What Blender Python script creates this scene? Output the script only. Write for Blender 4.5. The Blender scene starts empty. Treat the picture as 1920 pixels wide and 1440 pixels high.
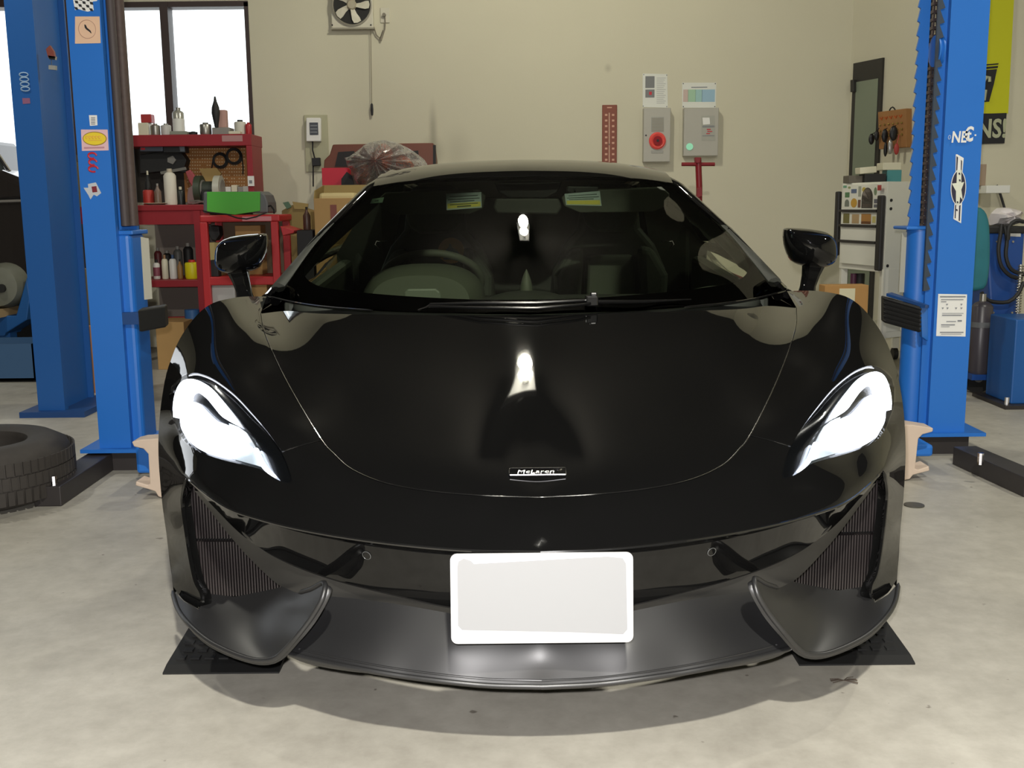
import bpy, bmesh, math, random
import numpy as np
from mathutils import Vector, Matrix, Euler
from mathutils.geometry import delaunay_2d_cdt
random.seed(7)
sc = bpy.context.scene
COL = sc.collection
# ------------------------------------------------------------------ camera, world, exposure
FPX, HC, CX = 2000.0, 1.065, -0.05
TH, ROLL = math.radians(9.5), math.radians(0.6)
cam_d = bpy.data.cameras.new('camera'); cam = bpy.data.objects.new('camera', cam_d); COL.objects.link(cam)
cam_d.sensor_width = 36.0; cam_d.lens = FPX / 1920 * 36.0; cam_d.clip_start = 0.02; cam_d.clip_end = 200
cam.location = (CX, 0, HC)
RM = Euler((math.pi / 2 - TH, 0, 0)).to_matrix() @ Matrix.Rotation(-ROLL, 3, 'Z')
cam.rotation_euler = RM.to_euler()
sc.camera = cam
sc.view_settings.view_transform = 'Standard'; sc.view_settings.look = 'None'
sc.view_settings.exposure = 0.0; sc.view_settings.gamma = 1.0; sc.view_settings.use_curve_mapping = False
try: sc.cycles.sample_clamp_indirect = 6.0
except Exception: pass
wd = bpy.data.worlds.new('daylight'); sc.world = wd; wd.use_nodes = True
wd.node_tree.nodes['Background'].inputs[0].default_value = (0.93, 0.97, 1.0, 1)
wd.node_tree.nodes['Background'].inputs[1].default_value = 2.6

def light(name, kind, loc, power, size=0.1, rot=(0, 0, 0), color=(1, 1, 1), size_y=None):
    d = bpy.data.lights.new(name, kind); d.energy = power; d.color = color
    if kind == 'AREA':
        d.shape = 'RECTANGLE' if size_y else 'DISK'; d.size = size
        if size_y: d.size_y = size_y
    else: d.shadow_soft_size = size
    o = bpy.data.objects.new(name, d); COL.objects.link(o); o.location = loc; o.rotation_euler = rot
    return o
# the camera's own flash, a little above and left of its lens
light('camera_flash', 'POINT', (CX - 0.03, -0.02, HC + 0.06), 260.0, 0.014, color=(1.0, 0.97, 0.96))
# added fill lamps for floor and walls (their bodies are built with the room)
light('front_fill_light', 'AREA', (0.25, -1.0, 3.70), 330, 0.16, color=(1.0, 0.965, 0.86))
light('side_fill_light', 'AREA', (-3.2, 4.6, 3.70), 36, 0.16, color=(1.0, 0.965, 0.84))
light('side_fill_light', 'AREA', (3.0, 3.6, 3.70), 44, 0.16, color=(1.0, 0.965, 0.84))

# ------------------------------------------------------------------ pixel to world
def ray(px, py): return RM @ Vector(((px - 960) / FPX, -(py - 720) / FPX, -1.0))
def P(px, py, y):
    d = ray(px, py); t = y / d.y
    return Vector((CX + d.x * t, y, HC + d.z * t))
def PZ(px, py, z):
    d = ray(px, py); t = (z - HC) / d.z
    return Vector((CX + d.x * t, d.y * t, z))
def PX(px, py, x):
    d = ray(px, py); t = (x - CX) / d.x
    return Vector((x, d.y * t, HC + d.z * t))

# ------------------------------------------------------------------ materials
def lin(c):
    return tuple(((v / 255) / 12.92 if v <= 10 else ((v / 255 + .055) / 1.055) ** 2.4) for v in c) + (1.0,)
MATS = {}
def mat(name, rgb, rough=0.5, metal=0.0, coat=0.0, emit=0.0, spec=0.5, noise=0.0, nscale=20, bump=0.0, ergb=None):
    if name in MATS: return MATS[name]
    m = bpy.data.materials.new(name); m.use_nodes = True
    nt = m.node_tree; b = nt.nodes['Principled BSDF']; MATS[name] = m
    c = lin(rgb)
    b.inputs['Base Color'].default_value = c; b.inputs['Roughness'].default_value = rough
    b.inputs['Metallic'].default_value = metal; b.inputs['Coat Weight'].default_value = coat
    b.inputs['Coat Roughness'].default_value = 0.02
    b.inputs['Specular IOR Level'].default_value = spec
    if emit:
        b.inputs['Emission Color'].default_value = lin(ergb or rgb); b.inputs['Emission Strength'].default_value = emit
    tc = nt.nodes.new('ShaderNodeTexCoord'); n = nt.nodes.new('ShaderNodeTexNoise')
    n.inputs['Scale'].default_value = nscale; n.inputs['Detail'].default_value = 6
    nt.links.new(tc.outputs['Object'], n.inputs['Vector'])
    if noise:
        mx = nt.nodes.new('ShaderNodeMix'); mx.data_type = 'RGBA'
        mx.inputs[6].default_value = tuple(v * (1 - noise) for v in c[:3]) + (1,)
        mx.inputs[7].default_value = tuple(min(1, v * (1 + noise)) for v in c[:3]) + (1,)
        nt.links.new(n.outputs['Fac'], mx.inputs[0]); nt.links.new(mx.outputs[2], b.inputs['Base Color'])
    if bump:
        bp = nt.nodes.new('ShaderNodeBump'); bp.inputs['Strength'].default_value = bump; bp.inputs['Distance'].default_value = 0.004
        nt.links.new(n.outputs['Fac'], bp.inputs['Height']); nt.links.new(bp.outputs['Normal'], b.inputs['Normal'])
    return m
def glass_mat(name, tint, refl_rough=0.01, k=1.0):
    if name in MATS: return MATS[name]
    m = bpy.data.materials.new(name); m.use_nodes = True; nt = m.node_tree; MATS[name] = m
    nt.nodes.remove(nt.nodes['Principled BSDF'])
    out = nt.nodes['Material Output']; tr = nt.nodes.new('ShaderNodeBsdfTransparent'); gl = nt.nodes.new('ShaderNodeBsdfGlossy')
    tr.inputs[0].default_value = tint + (1,); gl.inputs['Roughness'].default_value = refl_rough
    fr = nt.nodes.new('ShaderNodeFresnel'); fr.inputs[0].default_value = 1.5
    mu = nt.nodes.new('ShaderNodeMath'); mu.operation = 'MULTIPLY'; mu.inputs[1].default_value = k
    mx = nt.nodes.new('ShaderNodeMixShader')
    nt.links.new(fr.outputs[0], mu.inputs[0]); nt.links.new(mu.outputs[0], mx.inputs[0])
    nt.links.new(tr.outputs[0], mx.inputs[1]); nt.links.new(gl.outputs[0], mx.inputs[2]); nt.links.new(mx.outputs[0], out.inputs[0])
    return m
def emit_mat(name, rgb, s):
    if name in MATS: return MATS[name]
    m = mat(name, rgb, 0.4, emit=s); return m

# ------------------------------------------------------------------ object helpers
def tag(o, label=None, cat=None, group=None, kind=None):
    if label: o['label'] = label
    if cat: o['category'] = cat
    if group: o['group'] = group
    if kind: o['kind'] = kind
    return o
def thing(name, label, cat, loc, group=None):
    o = bpy.data.objects.new(name, None); COL.objects.link(o); o.location = loc; o.empty_display_size = 0.1
    return tag(o, label, cat, group)
def mesh_obj(name, verts, faces, m, parent=None, smooth=False, bevel=0.0, mats=None, fm=None, normals=None, seg=2):
    me = bpy.data.meshes.new(name); me.from_pydata([tuple(v) for v in verts], [], faces); me.update()
    for q in (mats or [m]): me.materials.append(q)
    if fm: me.polygons.foreach_set('material_index', fm)
    if smooth: me.polygons.foreach_set('use_smooth', [True] * len(me.polygons))
    o = bpy.data.objects.new(name, me); COL.objects.link(o)
    if normals is not None: me.normals_split_custom_set_from_vertices([tuple(n) for n in normals])
    if parent is not None:
        o.parent = parent
        if parent.type == 'EMPTY': o.matrix_parent_inverse = Matrix.Translation(-Vector(parent.location))
    if bevel:
        md = o.modifiers.new('bevel', 'BEVEL'); md.width = bevel; md.segments = seg; md.limit_method = 'ANGLE'; md.angle_limit = math.radians(40)
        md.harden_normals = False
    return o
class MB:
    def __init__(s): s.v = []; s.f = []; s.m = []; s.k = 0
    def add(s, vs, fs):
        b = len(s.v); s.v += [Vector(q) for q in vs]; s.f += [tuple(b + i for i in q) for q in fs]; s.m += [s.k] * len(fs); return s
    def mat(s, k): s.k = k; return s
    def box(s, a, b):
        x0, y0, z0 = [min(p, q) for p, q in zip(a, b)]; x1, y1, z1 = [max(p, q) for p, q in zip(a, b)]
        return s.hexa([(x0, y0, z0), (x1, y0, z0), (x1, y1, z0), (x0, y1, z0), (x0, y0, z1), (x1, y0, z1), (x1, y1, z1), (x0, y1, z1)])
    def hexa(s, v): return s.add(v, [(0, 3, 2, 1), (4, 5, 6, 7), (0, 1, 5, 4), (1, 2, 6, 5), (2, 3, 7, 6), (3, 0, 4, 7)])
    def rbox(s, c, size, rz=0, rx=0, ry=0):
        R = Euler((rx, ry, rz)).to_matrix(); h = Vector(size) / 2; c = Vector(c)
        return s.hexa([c + R @ Vector((sx * h.x, sy * h.y, sz * h.z)) for sz in (-1, 1) for sx, sy in ((-1, -1), (1, -1), (1, 1), (-1, 1))])
    def tube(s, pts, r, seg=10, cap=True, closed=False):
        pts = [Vector(p) for p in pts]; n = len(pts); rs = r if isinstance(r, (list, tuple)) else [r] * n
        vs = []; fs = []; prev = None
        for i, p in enumerate(pts):
            a = pts[(i - 1) % n] if (closed or i > 0) else p; b = pts[(i + 1) % n] if (closed or i < n - 1) else p
            t = (b - a).normalized() if (b - a).length > 1e-9 else Vector((0, 0, 1))
            if prev is None: prev = t.orthogonal().normalized()
            u = (prev - t * prev.dot(t)); u = u.normalized() if u.length > 1e-6 else t.orthogonal().normalized()
            w = t.cross(u); prev = u
            for k in range(seg):
                an = 2 * math.pi * k / seg; vs.append(p + (u * math.cos(an) + w * math.sin(an)) * rs[i])
        for i in range(n if closed else n - 1):
            j = (i + 1) % n
            for k in range(seg):
                l = (k + 1) % seg; fs.append((i * seg + k, i * seg + l, j * seg + l, j * seg + k))
        if cap and not closed: fs += [tuple(reversed(range(seg))), tuple((n - 1) * seg + k for k in range(seg))]
        return s.add(vs, fs)
    def cyl(s, a, b, r, seg=20, r2=None): return s.tube([a, b], [r, r if r2 is None else r2], seg)
    def lathe(s, prof, c, seg=24, ax='Z', cap=True):
        c = Vector(c); vs = []; fs = []
        for r, h in prof:
            for k in range(seg):
                an = 2 * math.pi * k / seg; q = (r * math.cos(an), r * math.sin(an), h)
                if ax == 'X': q = (h, q[0], q[1])
                if ax == 'Y': q = (q[0], h, q[1])
                vs.append(c + Vector(q))
        for i in range(len(prof) - 1):
            for k in range(seg):
                l = (k + 1) % seg; fs.append((i * seg + k, i * seg + l, (i + 1) * seg + l, (i + 1) * seg + k))
        if cap: fs += [tuple(reversed(range(seg))), tuple((len(prof) - 1) * seg + k for k in range(seg))]
        return s.add(vs, fs)
    def prism(s, front, off):
        """front: planar 3-D outline; off: extrusion vector"""
        n = len(front); off = Vector(off); vs = [Vector(p) for p in front] + [Vector(p) + off for p in front]
        fs = [tuple(range(n)), tuple(reversed(range(n, 2 * n)))] + [(i, n + i, n + (i + 1) % n, (i + 1) % n) for i in range(n)]
        return s.add(vs, fs)
    def ball(s, c, r, seg=14, rings=8):
        c = Vector(c); r = Vector(r) if isinstance(r, (list, tuple)) else Vector((r, r, r)); vs = []; fs = []
        for i in range(rings + 1):
            ph = math.pi * i / rings
            for k in range(seg):
                th = 2 * math.pi * k / seg
                vs.append(c + Vector((r.x * math.sin(ph) * math.cos(th), r.y * math.sin(ph) * math.sin(th), -r.z * math.cos(ph))))
        for i in range(rings):
            for k in range(seg):
                l = (k + 1) % seg; fs.append((i * seg + k, i * seg + l, (i + 1) * seg + l, (i + 1) * seg + k))
        return s.add(vs, fs)
    def build(s, name, m, parent=None, smooth=False, bevel=0.0, seg=2):
        ms = m if isinstance(m, list) else [m]
        o = mesh_obj(name, s.v, s.f, None, parent, smooth, bevel, ms, s.m, seg=seg)
        bm = bmesh.new(); bm.from_mesh(o.data); bmesh.ops.remove_doubles(bm, verts=bm.verts, dist=1e-6)
        bmesh.ops.recalc_face_normals(bm, faces=bm.faces); bm.to_mesh(o.data); bm.free()
        if smooth:
            try: o.data.set_sharp_from_angle(angle=math.radians(42))
            except Exception: pass
        return o
def solo(o, label, cat, group=None, kind=None): return tag(o, label, cat, group, kind)
def poly2d(cx, cy, rx, ry, n=24, a0=0): return [(cx + rx * math.cos(a0 + 2 * math.pi * i / n), cy + ry * math.sin(a0 + 2 * math.pi * i / n)) for i in range(n)]
def flat(pts2, org, ux, uy):  # 2-D outline on a plane
    return [Vector(org) + Vector(ux) * a + Vector(uy) * b for a, b in pts2]
def rrect(x0, y0, x1, y1, r, n=5):
    o = []
    for cx, cy, a in ((x1 - r, y1 - r, 0), (x0 + r, y1 - r, 90), (x0 + r, y0 + r, 180), (x1 - r, y0 + r, 270)):
        for i in range(n + 1):
            an = math.radians(a + 90 * i / n); o.append((cx + r * math.cos(an), cy + r * math.sin(an)))
    return o
def text_obj(name, s, size, org, ux, uy, m, parent=None, depth=0.0006, bold=False, align='CENTER', shear=0.0, sx=1.0):
    cu = bpy.data.curves.new('t', 'FONT'); cu.body = s; cu.size = size; cu.align_x = align; cu.align_y = 'CENTER'
    cu.extrude = depth; cu.shear = shear; cu.resolution_u = 3
    if bold: cu.offset = size * 0.025
    to = bpy.data.objects.new('t', cu); COL.objects.link(to)
    bpy.context.view_layer.update()
    me = bpy.data.meshes.new_from_object(to.evaluated_get(bpy.context.evaluated_depsgraph_get()))
    bpy.data.objects.remove(to); bpy.data.curves.remove(cu)
    ux = Vector(ux).normalized(); uy = Vector(uy).normalized(); n = ux.cross(uy); org = Vector(org)
    vs = [org + ux * v.co.x * sx + uy * v.co.y + n * v.co.z for v in me.vertices]
    fs = [tuple(p.vertices) for p in me.polygons]
    bpy.data.meshes.remove(me)
    return mesh_obj(name, vs, fs, m, parent)
# ------------------------------------------------------------------ image-measured smooth surfaces
FW = Vector((0, math.cos(TH), -math.sin(TH))); UP = Vector((0, math.sin(TH), math.cos(TH)))
def toV(px, py, y):
    w = P(px, py, y); r = Vector((w.x, w.y, w.z - HC)); z = r.dot(FW)
    return FPX * r.x / z, -FPX * r.dot(UP) / z
def smooth(pts, step=7.0):
    """Catmull-Rom through the points"""
    if len(pts) < 3: return list(pts)
    p = [np.array(q, float) for q in pts]; p = [2 * p[0] - p[1]] + p + [2 * p[-1] - p[-2]]; out = []
    for i in range(1, len(p) - 2):
        a, b, c, d = p[i - 1:i + 3]; n = max(2, int(np.linalg.norm(c - b) / step))
        for k in range(n):
            t = k / n
            out.append(tuple(0.5 * ((2 * b) + (-a + c) * t + (2 * a - 5 * b + 4 * c - d) * t * t + (-a + 3 * b - 3 * c + d) * t ** 3)))
    out.append(tuple(p[-2])); return out
class Surf:
    """y (distance) as a smooth function of direction, symmetric about the car's centre plane"""
    def __init__(s, pts, lam=2e-4):
        A = []; Y = []
        for px, py, y in pts:
            u, v = toV(px, py, y); u = -abs(u)
            if abs(u) < 8: u = 0.0
            A.append((u, v)); Y.append(y)
            if u < 0: A.append((-u, v)); Y.append(y)
        s.c = np.array(A) / 300; n = len(A); K = s.phi(s.c, s.c) + lam * np.eye(n)
        Q = np.c_[np.ones(n), s.c]; M = np.block([[K, Q], [Q.T, np.zeros((3, 3))]])
        s.w = np.linalg.solve(M, np.r_[np.array(Y), 0, 0, 0])
    @staticmethod
    def phi(a, b):
        r2 = ((a[:, None, :] - b[None, :, :]) ** 2).sum(-1); return 0.5 * r2 * np.log(r2 + 1e-12)
    def y(s, uv):
        q = np.asarray(uv, float).reshape(-1, 2) / 300
        return s.phi(q, s.c) @ s.w[:-3] + np.c_[np.ones(len(q)), q] @ s.w[-3:]
    def pos(s, uv, dy=0.0):
        uv = np.asarray(uv, float).reshape(-1, 2); y = s.y(uv) + dy
        d = np.array(FW)[None] + uv[:, :1] / FPX * np.array([[1, 0, 0]]) - uv[:, 1:] / FPX * np.array(UP)[None]
        return d * (y / d[:, 1])[:, None] + np.array([[0, 0, HC]])
    def nrm(s, uv, e=2.0):
        uv = np.asarray(uv, float).reshape(-1, 2)
        a = s.pos(uv + [e, 0]) - s.pos(uv - [e, 0]); b = s.pos(uv + [0, e]) - s.pos(uv - [0, e])
        n = np.cross(a, b); n /= np.linalg.norm(n, axis=1)[:, None] + 1e-12
        p = s.pos(uv) - np.array([[0, 0, HC]]); n[(n * p).sum(1) > 0] *= -1
        return n
    def uv(s, px, py):
        y = 2.4
        for _ in range(6):
            u, v = toV(px, py, y); y = float(s.y([(-abs(u), v)])[0])
        return (-abs(u) if px < 1000 else u, v)
def resample(pts, step):
    out = []
    for i in range(len(pts)):
        a = np.array(pts[i], float); b = np.array(pts[(i + 1) % len(pts)], float); L = np.linalg.norm(b - a)
        if L < 1e-6: continue
        n = max(1, int(round(L / step)))
        for k in range(n): out.append(tuple(a + (b - a) * k / n))
    o2 = [out[0]]
    for q in out[1:]:
        if np.hypot(q[0] - o2[-1][0], q[1] - o2[-1][1]) > step * 0.2: o2.append(q)
    return o2
def inside(poly, pts):
    x, y = pts[:, 0], pts[:, 1]; r = np.zeros(len(pts), bool); n = len(poly)
    for i in range(n):
        x0, y0 = poly[i]; x1, y1 = poly[(i + 1) % n]
        if y0 == y1: continue
        c = ((y0 > y) != (y1 > y)) & (x < (x1 - x0) * (y - y0) / (y1 - y0) + x0); r ^= c
    return r
def tri_fill(poly, step):
    b = np.array(resample(poly, step)); lo = b.min(0); hi = b.max(0)
    gx, gy = np.meshgrid(np.arange(lo[0], hi[0], step), np.arange(lo[1], hi[1], step * 0.87))
    gx = gx + (np.arange(gx.shape[0]) % 2)[:, None] * step * 0.5
    g = np.c_[gx.ravel(), gy.ravel()]; g = g[inside(b, g)]
    if len(g):
        d = np.min(((g[:, None, :] - b[None]) ** 2).sum(-1), axis=1) if len(g) * len(b) < 4e6 else np.array([np.min(((q - b) ** 2).sum(-1)) for q in g])
        g = g[d > (0.45 * step) ** 2]
    allp = [Vector((float(p[0]), float(p[1]))) for p in b] + [Vector((float(p[0]), float(p[1]))) for p in g]
    r = delaunay_2d_cdt(allp, [], [list(range(len(b)))], 1, 1e-5)
    V2 = np.array([(p.x, p.y) for p in r[0]]); F = [tuple(f) for f in r[2]]
    om = r[3]; idx = {}
    for i, l in enumerate(om):
        for j in l: idx[j] = i
    loop = [idx[i] for i in range(len(b)) if i in idx]
    return V2, F, loop
def panel(name, S, outline, m, parent, step=9.0, off=0.0, rim=0.01, mode='pair', dy=0.0, px=True):
    """outline in left-half photo pixels. mode: 'sym' half outline closed over the centre, 'pair' both sides, 'one' as given"""
    uv = [S.uv(*q) for q in outline] if px else outline
    if mode == 'sym':
        uv = [(0.0 if abs(u) < 6 else u, v) for u, v in uv]
        uv = uv + [(-u, v) for u, v in reversed(uv) if u != 0.0]
    V2, F, loop = tri_fill(uv, step)
    n = S.nrm(V2); p = S.pos(V2, dy) + n * off
    p = [Vector(q) for q in p]; nn = [Vector(q) for q in n]; F = list(F)
    if rim:
        L = len(loop); c = sum((p[i] for i in loop), Vector()) / L
        for k in range(L):
            i, j, h = loop[k], loop[(k + 1) % L], loop[k - 1]
            t = (p[j] - p[h]); o = t.cross(nn[i]); o = o.normalized() if o.length > 1e-9 else nn[i]
            p.append(p[i].copy()); nn.append(((o + nn[i]) * 1.0).normalized()); p.append(p[i] - nn[i] * rim); nn.append(o)
        b0 = len(p) - 2 * L
        for k in range(L):
            l = (k + 1) % L; F.append((b0 + 2 * k, b0 + 2 * l, b0 + 2 * l + 1, b0 + 2 * k + 1))
        # outward test
        a0 = (p[loop[0]] - c).dot(nn[b0 + 1])
        if a0 < 0:
            for k in range(L):
                nn[b0 + 2 * k + 1] = -nn[b0 + 2 * k + 1]; nn[b0 + 2 * k] = (nn[b0 + 2 * k + 1] + nn[loop[k]]).normalized()
    def fixw(p, nn, F):
        o = []
        for f in F:
            fn = (p[f[1]] - p[f[0]]).cross(p[f[2]] - p[f[0]]); s = sum((nn[i] for i in f), Vector())
            o.append(f if fn.dot(s) >= 0 else tuple(reversed(f)))
        return o
    res = [mesh_obj(name, p, fixw(p, nn, F), m, parent, True, normals=nn)]
    if mode == 'pair':
        p2 = [Vector((-q.x, q.y, q.z)) for q in p]; n2 = [Vector((-q.x, q.y, q.z)) for q in nn]
        res.append(mesh_obj(name, p2, fixw(p2, n2, F), m, parent, True, normals=n2))
    return res
def strip(name, S, line, r, m, parent, off=0.0, mode='pair', dy=0.0, seg=6, step=6.0):
    """thin bead that follows a line on the surface"""
    uv = [S.uv(*q) for q in smooth(line, step)]
    if mode == 'sym':
        uv = [(0.0 if abs(u) < 6 else u, v) for u, v in uv]; uv = uv + [(-u, v) for u, v in reversed(uv[:-1])]
    p = S.pos(uv, dy) + S.nrm(uv) * off
    rr = [r] * len(p)
    if mode != 'sym' and len(rr) > 3: rr[0] *= .3; rr[-1] *= .3
    out = [MB().tube(p, rr, seg).build(name, m, parent, True)]
    if mode == 'pair': out.append(MB().tube([(-q[0], q[1], q[2]) for q in p], rr, seg).build(name, m, parent, True))
    return out
def mir(pts): return [Vector((-q[0], q[1], q[2])) for q in pts]
# ================================================================== THE CAR
PAINT = mat('black_gloss_paint', (14, 14, 14), 0.025, spec=0.42)
SATIN = mat('satin_charcoal_plastic', (30, 30, 31), 0.43, spec=0.8, noise=0.1, nscale=300)
SATIN2 = mat('satin_grey_strip', (62, 61, 58), 0.5)
GAP = mat('dark_gap', (3, 3, 3), 0.7)
SEAM = mat('seam_edge_black', (16, 16, 16), 0.25, coat=1.0)
FRIT = mat('black_glass_band', (3, 4, 4), 0.9, spec=0.0)
WGLASS = glass_mat('windshield_glass', (0.82, 0.89, 0.76), k=1.0)
SGLASS = glass_mat('side_glass', (0.42, 0.48, 0.40))
CHROME = mat('chrome', (215, 215, 220), 0.08, metal=1.0)
RUBBER = mat('black_rubber', (18, 18, 18), 0.65)
CABIN = mat('dark_cabin_leather', (62, 64, 58), 0.55, noise=0.12, nscale=60)
ALCANT = mat('seat_alcantara', (84, 88, 80), 0.85, noise=0.15, nscale=120)
CABIN2 = mat('cabin_trim_grey', (84, 88, 77), 0.6)
WHITE_EM = emit_mat('lamp_white', (240, 245, 255), 14.0)
WHITE_EM2 = emit_mat('lamp_cluster_white', (235, 242, 255), 5.0)
LED_GREY = mat('lamp_reflector', (190, 200, 205), 0.25, emit=0.35, ergb=(210, 225, 235))
HOUSING = mat('headlight_housing', (12, 13, 14), 0.12, coat=1.0)

car = thing('sports_car', 'low black sports car with headlights on, facing the camera between the blue lift posts', 'car', (0, 4.1, 0))
# upper front skin: bonnet, fenders, bumper top (photo pixel, distance)
S1 = Surf([(1012,1035,1.925),(1012,985,1.955),(1012,932,2.02),(1010,888,2.112),(1008,800,2.310),(1003,700,2.582),(1001,640,2.785),(1000,592,2.968),
 (490,590,3.05),(525,690,2.61),(603,825,2.26),(660,880,2.15),(720,905,2.10),(800,920,2.06),(900,929,2.03),
 (800,700,2.593),(700,640,2.79),(800,800,2.315),(650,750,2.46),(600,640,2.80),(750,590,2.98),(600,590,3.01),
 (430,562,2.98),(460,556,3.12),(400,568,2.92),(375,585,2.88),(350,615,2.84),(330,650,2.80),(312,700,2.76),(303,750,2.74),(298,800,2.72),(297,850,2.70),
 (300,900,2.66),(305,950,2.62),(312,1000,2.58),(318,1050,2.50),(325,1100,2.42),(500,556,3.40),
 (450,640,2.73),(440,600,2.85),(400,640,2.70),(360,650,2.72),(335,700,2.65),(500,640,2.76),(450,700,2.52),(500,700,2.565),(560,700,2.59),(400,700,2.53),(350,700,2.60),
 (350,720,2.56),(328,780,2.585),(340,820,2.52),(400,760,2.42),(450,800,2.32),(450,865,2.27),(400,850,2.36),(500,880,2.205),(535,900,2.165),(480,760,2.38),(540,800,2.29),(540,850,2.21),
 (600,880,2.155),(620,930,2.09),(700,960,2.035),(800,980,1.995),(900,990,1.97),
 (760,1022,1.955),(880,1032,1.932),(650,1008,1.995),(550,990,2.05),(480,972,2.105),(430,955,2.15),(390,930,2.235),(350,897,2.355),
 (400,900,2.28),(450,920,2.185),(330,860,2.50),(318,800,2.64),(310,850,2.62),
 (345,950,2.42),(355,1020,2.375),(366,1090,2.33),(378,1112,2.30),(372,1138,2.30),(345,1125,2.36),(322,900,2.50),(325,1000,2.48)], 3e-3)
crease = [(1012,1035),(880,1032),(760,1022),(650,1008),(550,990),(480,972),(430,955),(390,930),(350,897)]
sil = [(325,1100),(318,1050),(312,1000),(305,950),(300,900),(297,850),(298,800),(303,750),(312,700),(330,650),(350,615),(375,585),(400,568),(430,560),(460,556),(500,556)]
seam_top = [(490,588),(497,625),(525,690),(560,755),(603,825)]
seam_low = [(603,825),(625,850),(660,880),(720,905),(800,920),(900,929),(1012,933)]
cut = [(603,825),(565,835),(528,847)]
hl_out = [(528,847),(502,810),(473,775),(440,740),(404,713),(380,702),(362,699),(345,704),(332,718),(325,740),(321,773),(330,790)]
hood_top = [(1000,592),(900,592),(750,590),(600,588),(540,583),(490,588)]
o = smooth(seam_top, 8)[1:] + smooth(seam_low, 8)[1:]
panel('bonnet', S1, smooth(hood_top, 12) + o, PAINT, car, 10, rim=0.012, mode='sym')
# fenders: seam -> short cut -> headlight inner edge -> silhouette
G = 1.6
def shift(pts, dx, dy): return [(a + dx, b + dy) for a, b in pts]
hl_in = [(528,847),(502,810),(473,775),(440,740),(404,713),(380,702),(362,699),(345,704),(330,716)]
blade_in = [(350,897),(343,925),(343,950),(350,1000),(358,1050),(367,1090),(378,1112)]
fend = smooth(shift(seam_top, -G, 0), 8) + shift(smooth(cut, 8), 0, -G)[1:] + smooth(hl_in, 8)[1:] + smooth([(321,725),(318,740),(309,715)], 8) + smooth(sil[8:], 8)
panel('front_fender', S1, fend, PAINT, car, 9, rim=0.012)
# bumper upper incl. outer blade
bump = shift(smooth(list(reversed(seam_low)), 8), 0, G) + shift(smooth(cut, 8), 0, G)[1:] + smooth([(528,847),(539,872),(547,900),(541,906),(522,900),(491,881),(458,872),(413,861),(369,845),(345,826),(331,800),(320,772),(317,740),(309,717)], 8)[1:]
bump += smooth(list(reversed(sil[:9])), 8)[1:] + smooth([(325,1100),(345,1126),(372,1141),(381,1128),(379,1112)], 8)[1:] + smooth(list(reversed(blade_in)), 8)[1:] + smooth(list(reversed(crease)), 8)[1:]
panel('front_bumper', S1, bump, PAINT, car, 9, rim=0.02, mode='sym')
strip('seam_glint_bead', S1, seam_top + seam_low[1:], 0.0014, SEAM, car, mode='sym')  # raised beads added along the seams to catch highlight lines
strip('seam_glint_bead', S1, cut, 0.0013, SEAM, car)
strip('bumper_crease', S1, crease, 0.0032, SEAM, car, off=-0.001, mode='sym')
strip('blade_edge', S1, [(350,897)] + blade_in[1:] + [(380,1128),(372,1141)], 0.005, PAINT, car)
# headlights
HS = smooth([(345,704),(362,699),(380,702),(404,713),(440,740),(473,775),(502,810),(528,847),(539,872),(547,900),(541,906),(522,900),(491,881),(458,872),(413,861),(369,845),(345,826),(331,800),(320,772),(318,740),(328,716),(345,704)], 7)[:-1]
hls = panel('headlight', S1, HS, HOUSING, car, 7, off=-0.010, rim=0.02)
drl = smooth([(326,782),(325,762),(329,738),(338,719),(352,711),(372,714),(396,728),(416,750),(430,770),(443,793)], 6) + smooth([(438,794),(417,781),(404,766),(388,747),(370,734),(354,729),(343,737),(338,756),(336,784)], 6)
panel('daylight_strip', S1, drl, WHITE_EM, None, 5, off=0.001, rim=0.008)
mainl = smooth([(338,786),(341,764),(352,752),(364,757),(381,774),(398,788),(424,797),(424,812),(445,824),(470,838),(467,846),(452,849),(430,858),(400,852),(372,841),(352,822),(341,804),(338,786)], 6)[:-1]
panel('lamp_cluster', S1, mainl, WHITE_EM2, None, 5, off=0.001, rim=0.008)
chin = smooth([(432,859),(452,851),(468,848),(478,843),(484,853),(492,873),(472,869),(432,859)], 5)[:-1]
panel('lamp_reflector', S1, chin, LED_GREY, None, 5, off=-0.003, rim=0.004)
ledb = [(428,793),(445,799),(460,810),(470,826),(477,839),(455,832),(428,813)]
panel('led_row', S1, ledb, mat('led_row_grey', (150, 155, 158), 0.3, emit=0.5, ergb=(220, 228, 235)), None, 5, off=-0.002, rim=0.004)
for q in ((436,800),(447,806),(457,813),(464,823),(440,809),(452,819)):
    panel('led_chip', S1, [(q[0]-3,q[1]-2),(q[0]+3,q[1]),(q[0]+2,q[1]+4),(q[0]-4,q[1]+2)], WHITE_EM, None, 4, off=0.002, rim=0.002)
tail = smooth([(476,842),(482,840),(491,858),(500,874),(518,893),(512,894),(494,880),(484,862),(476,842)], 5)[:-1]
panel('lamp_tail_strip', S1, tail, emit_mat('lamp_tail', (235, 242, 255), 6.0), None, 5, off=0.001, rim=0.004)
panel('lamp_lens', S1, HS, glass_mat('lamp_lens_clear', (0.97, 0.98, 1.0), k=0.6), None, 9, off=0.003, rim=0.0)
for o_ in list(COL.objects):
    if o_.type == 'MESH' and o_.parent is None and o_.name.split('.')[0] in ('daylight_strip', 'lamp_cluster', 'lamp_reflector', 'led_row', 'led_chip', 'lamp_tail_strip', 'lamp_lens'):
        o_.parent = hls[0] if o_.data.vertices[0].co.x < 0 else hls[1]
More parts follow.
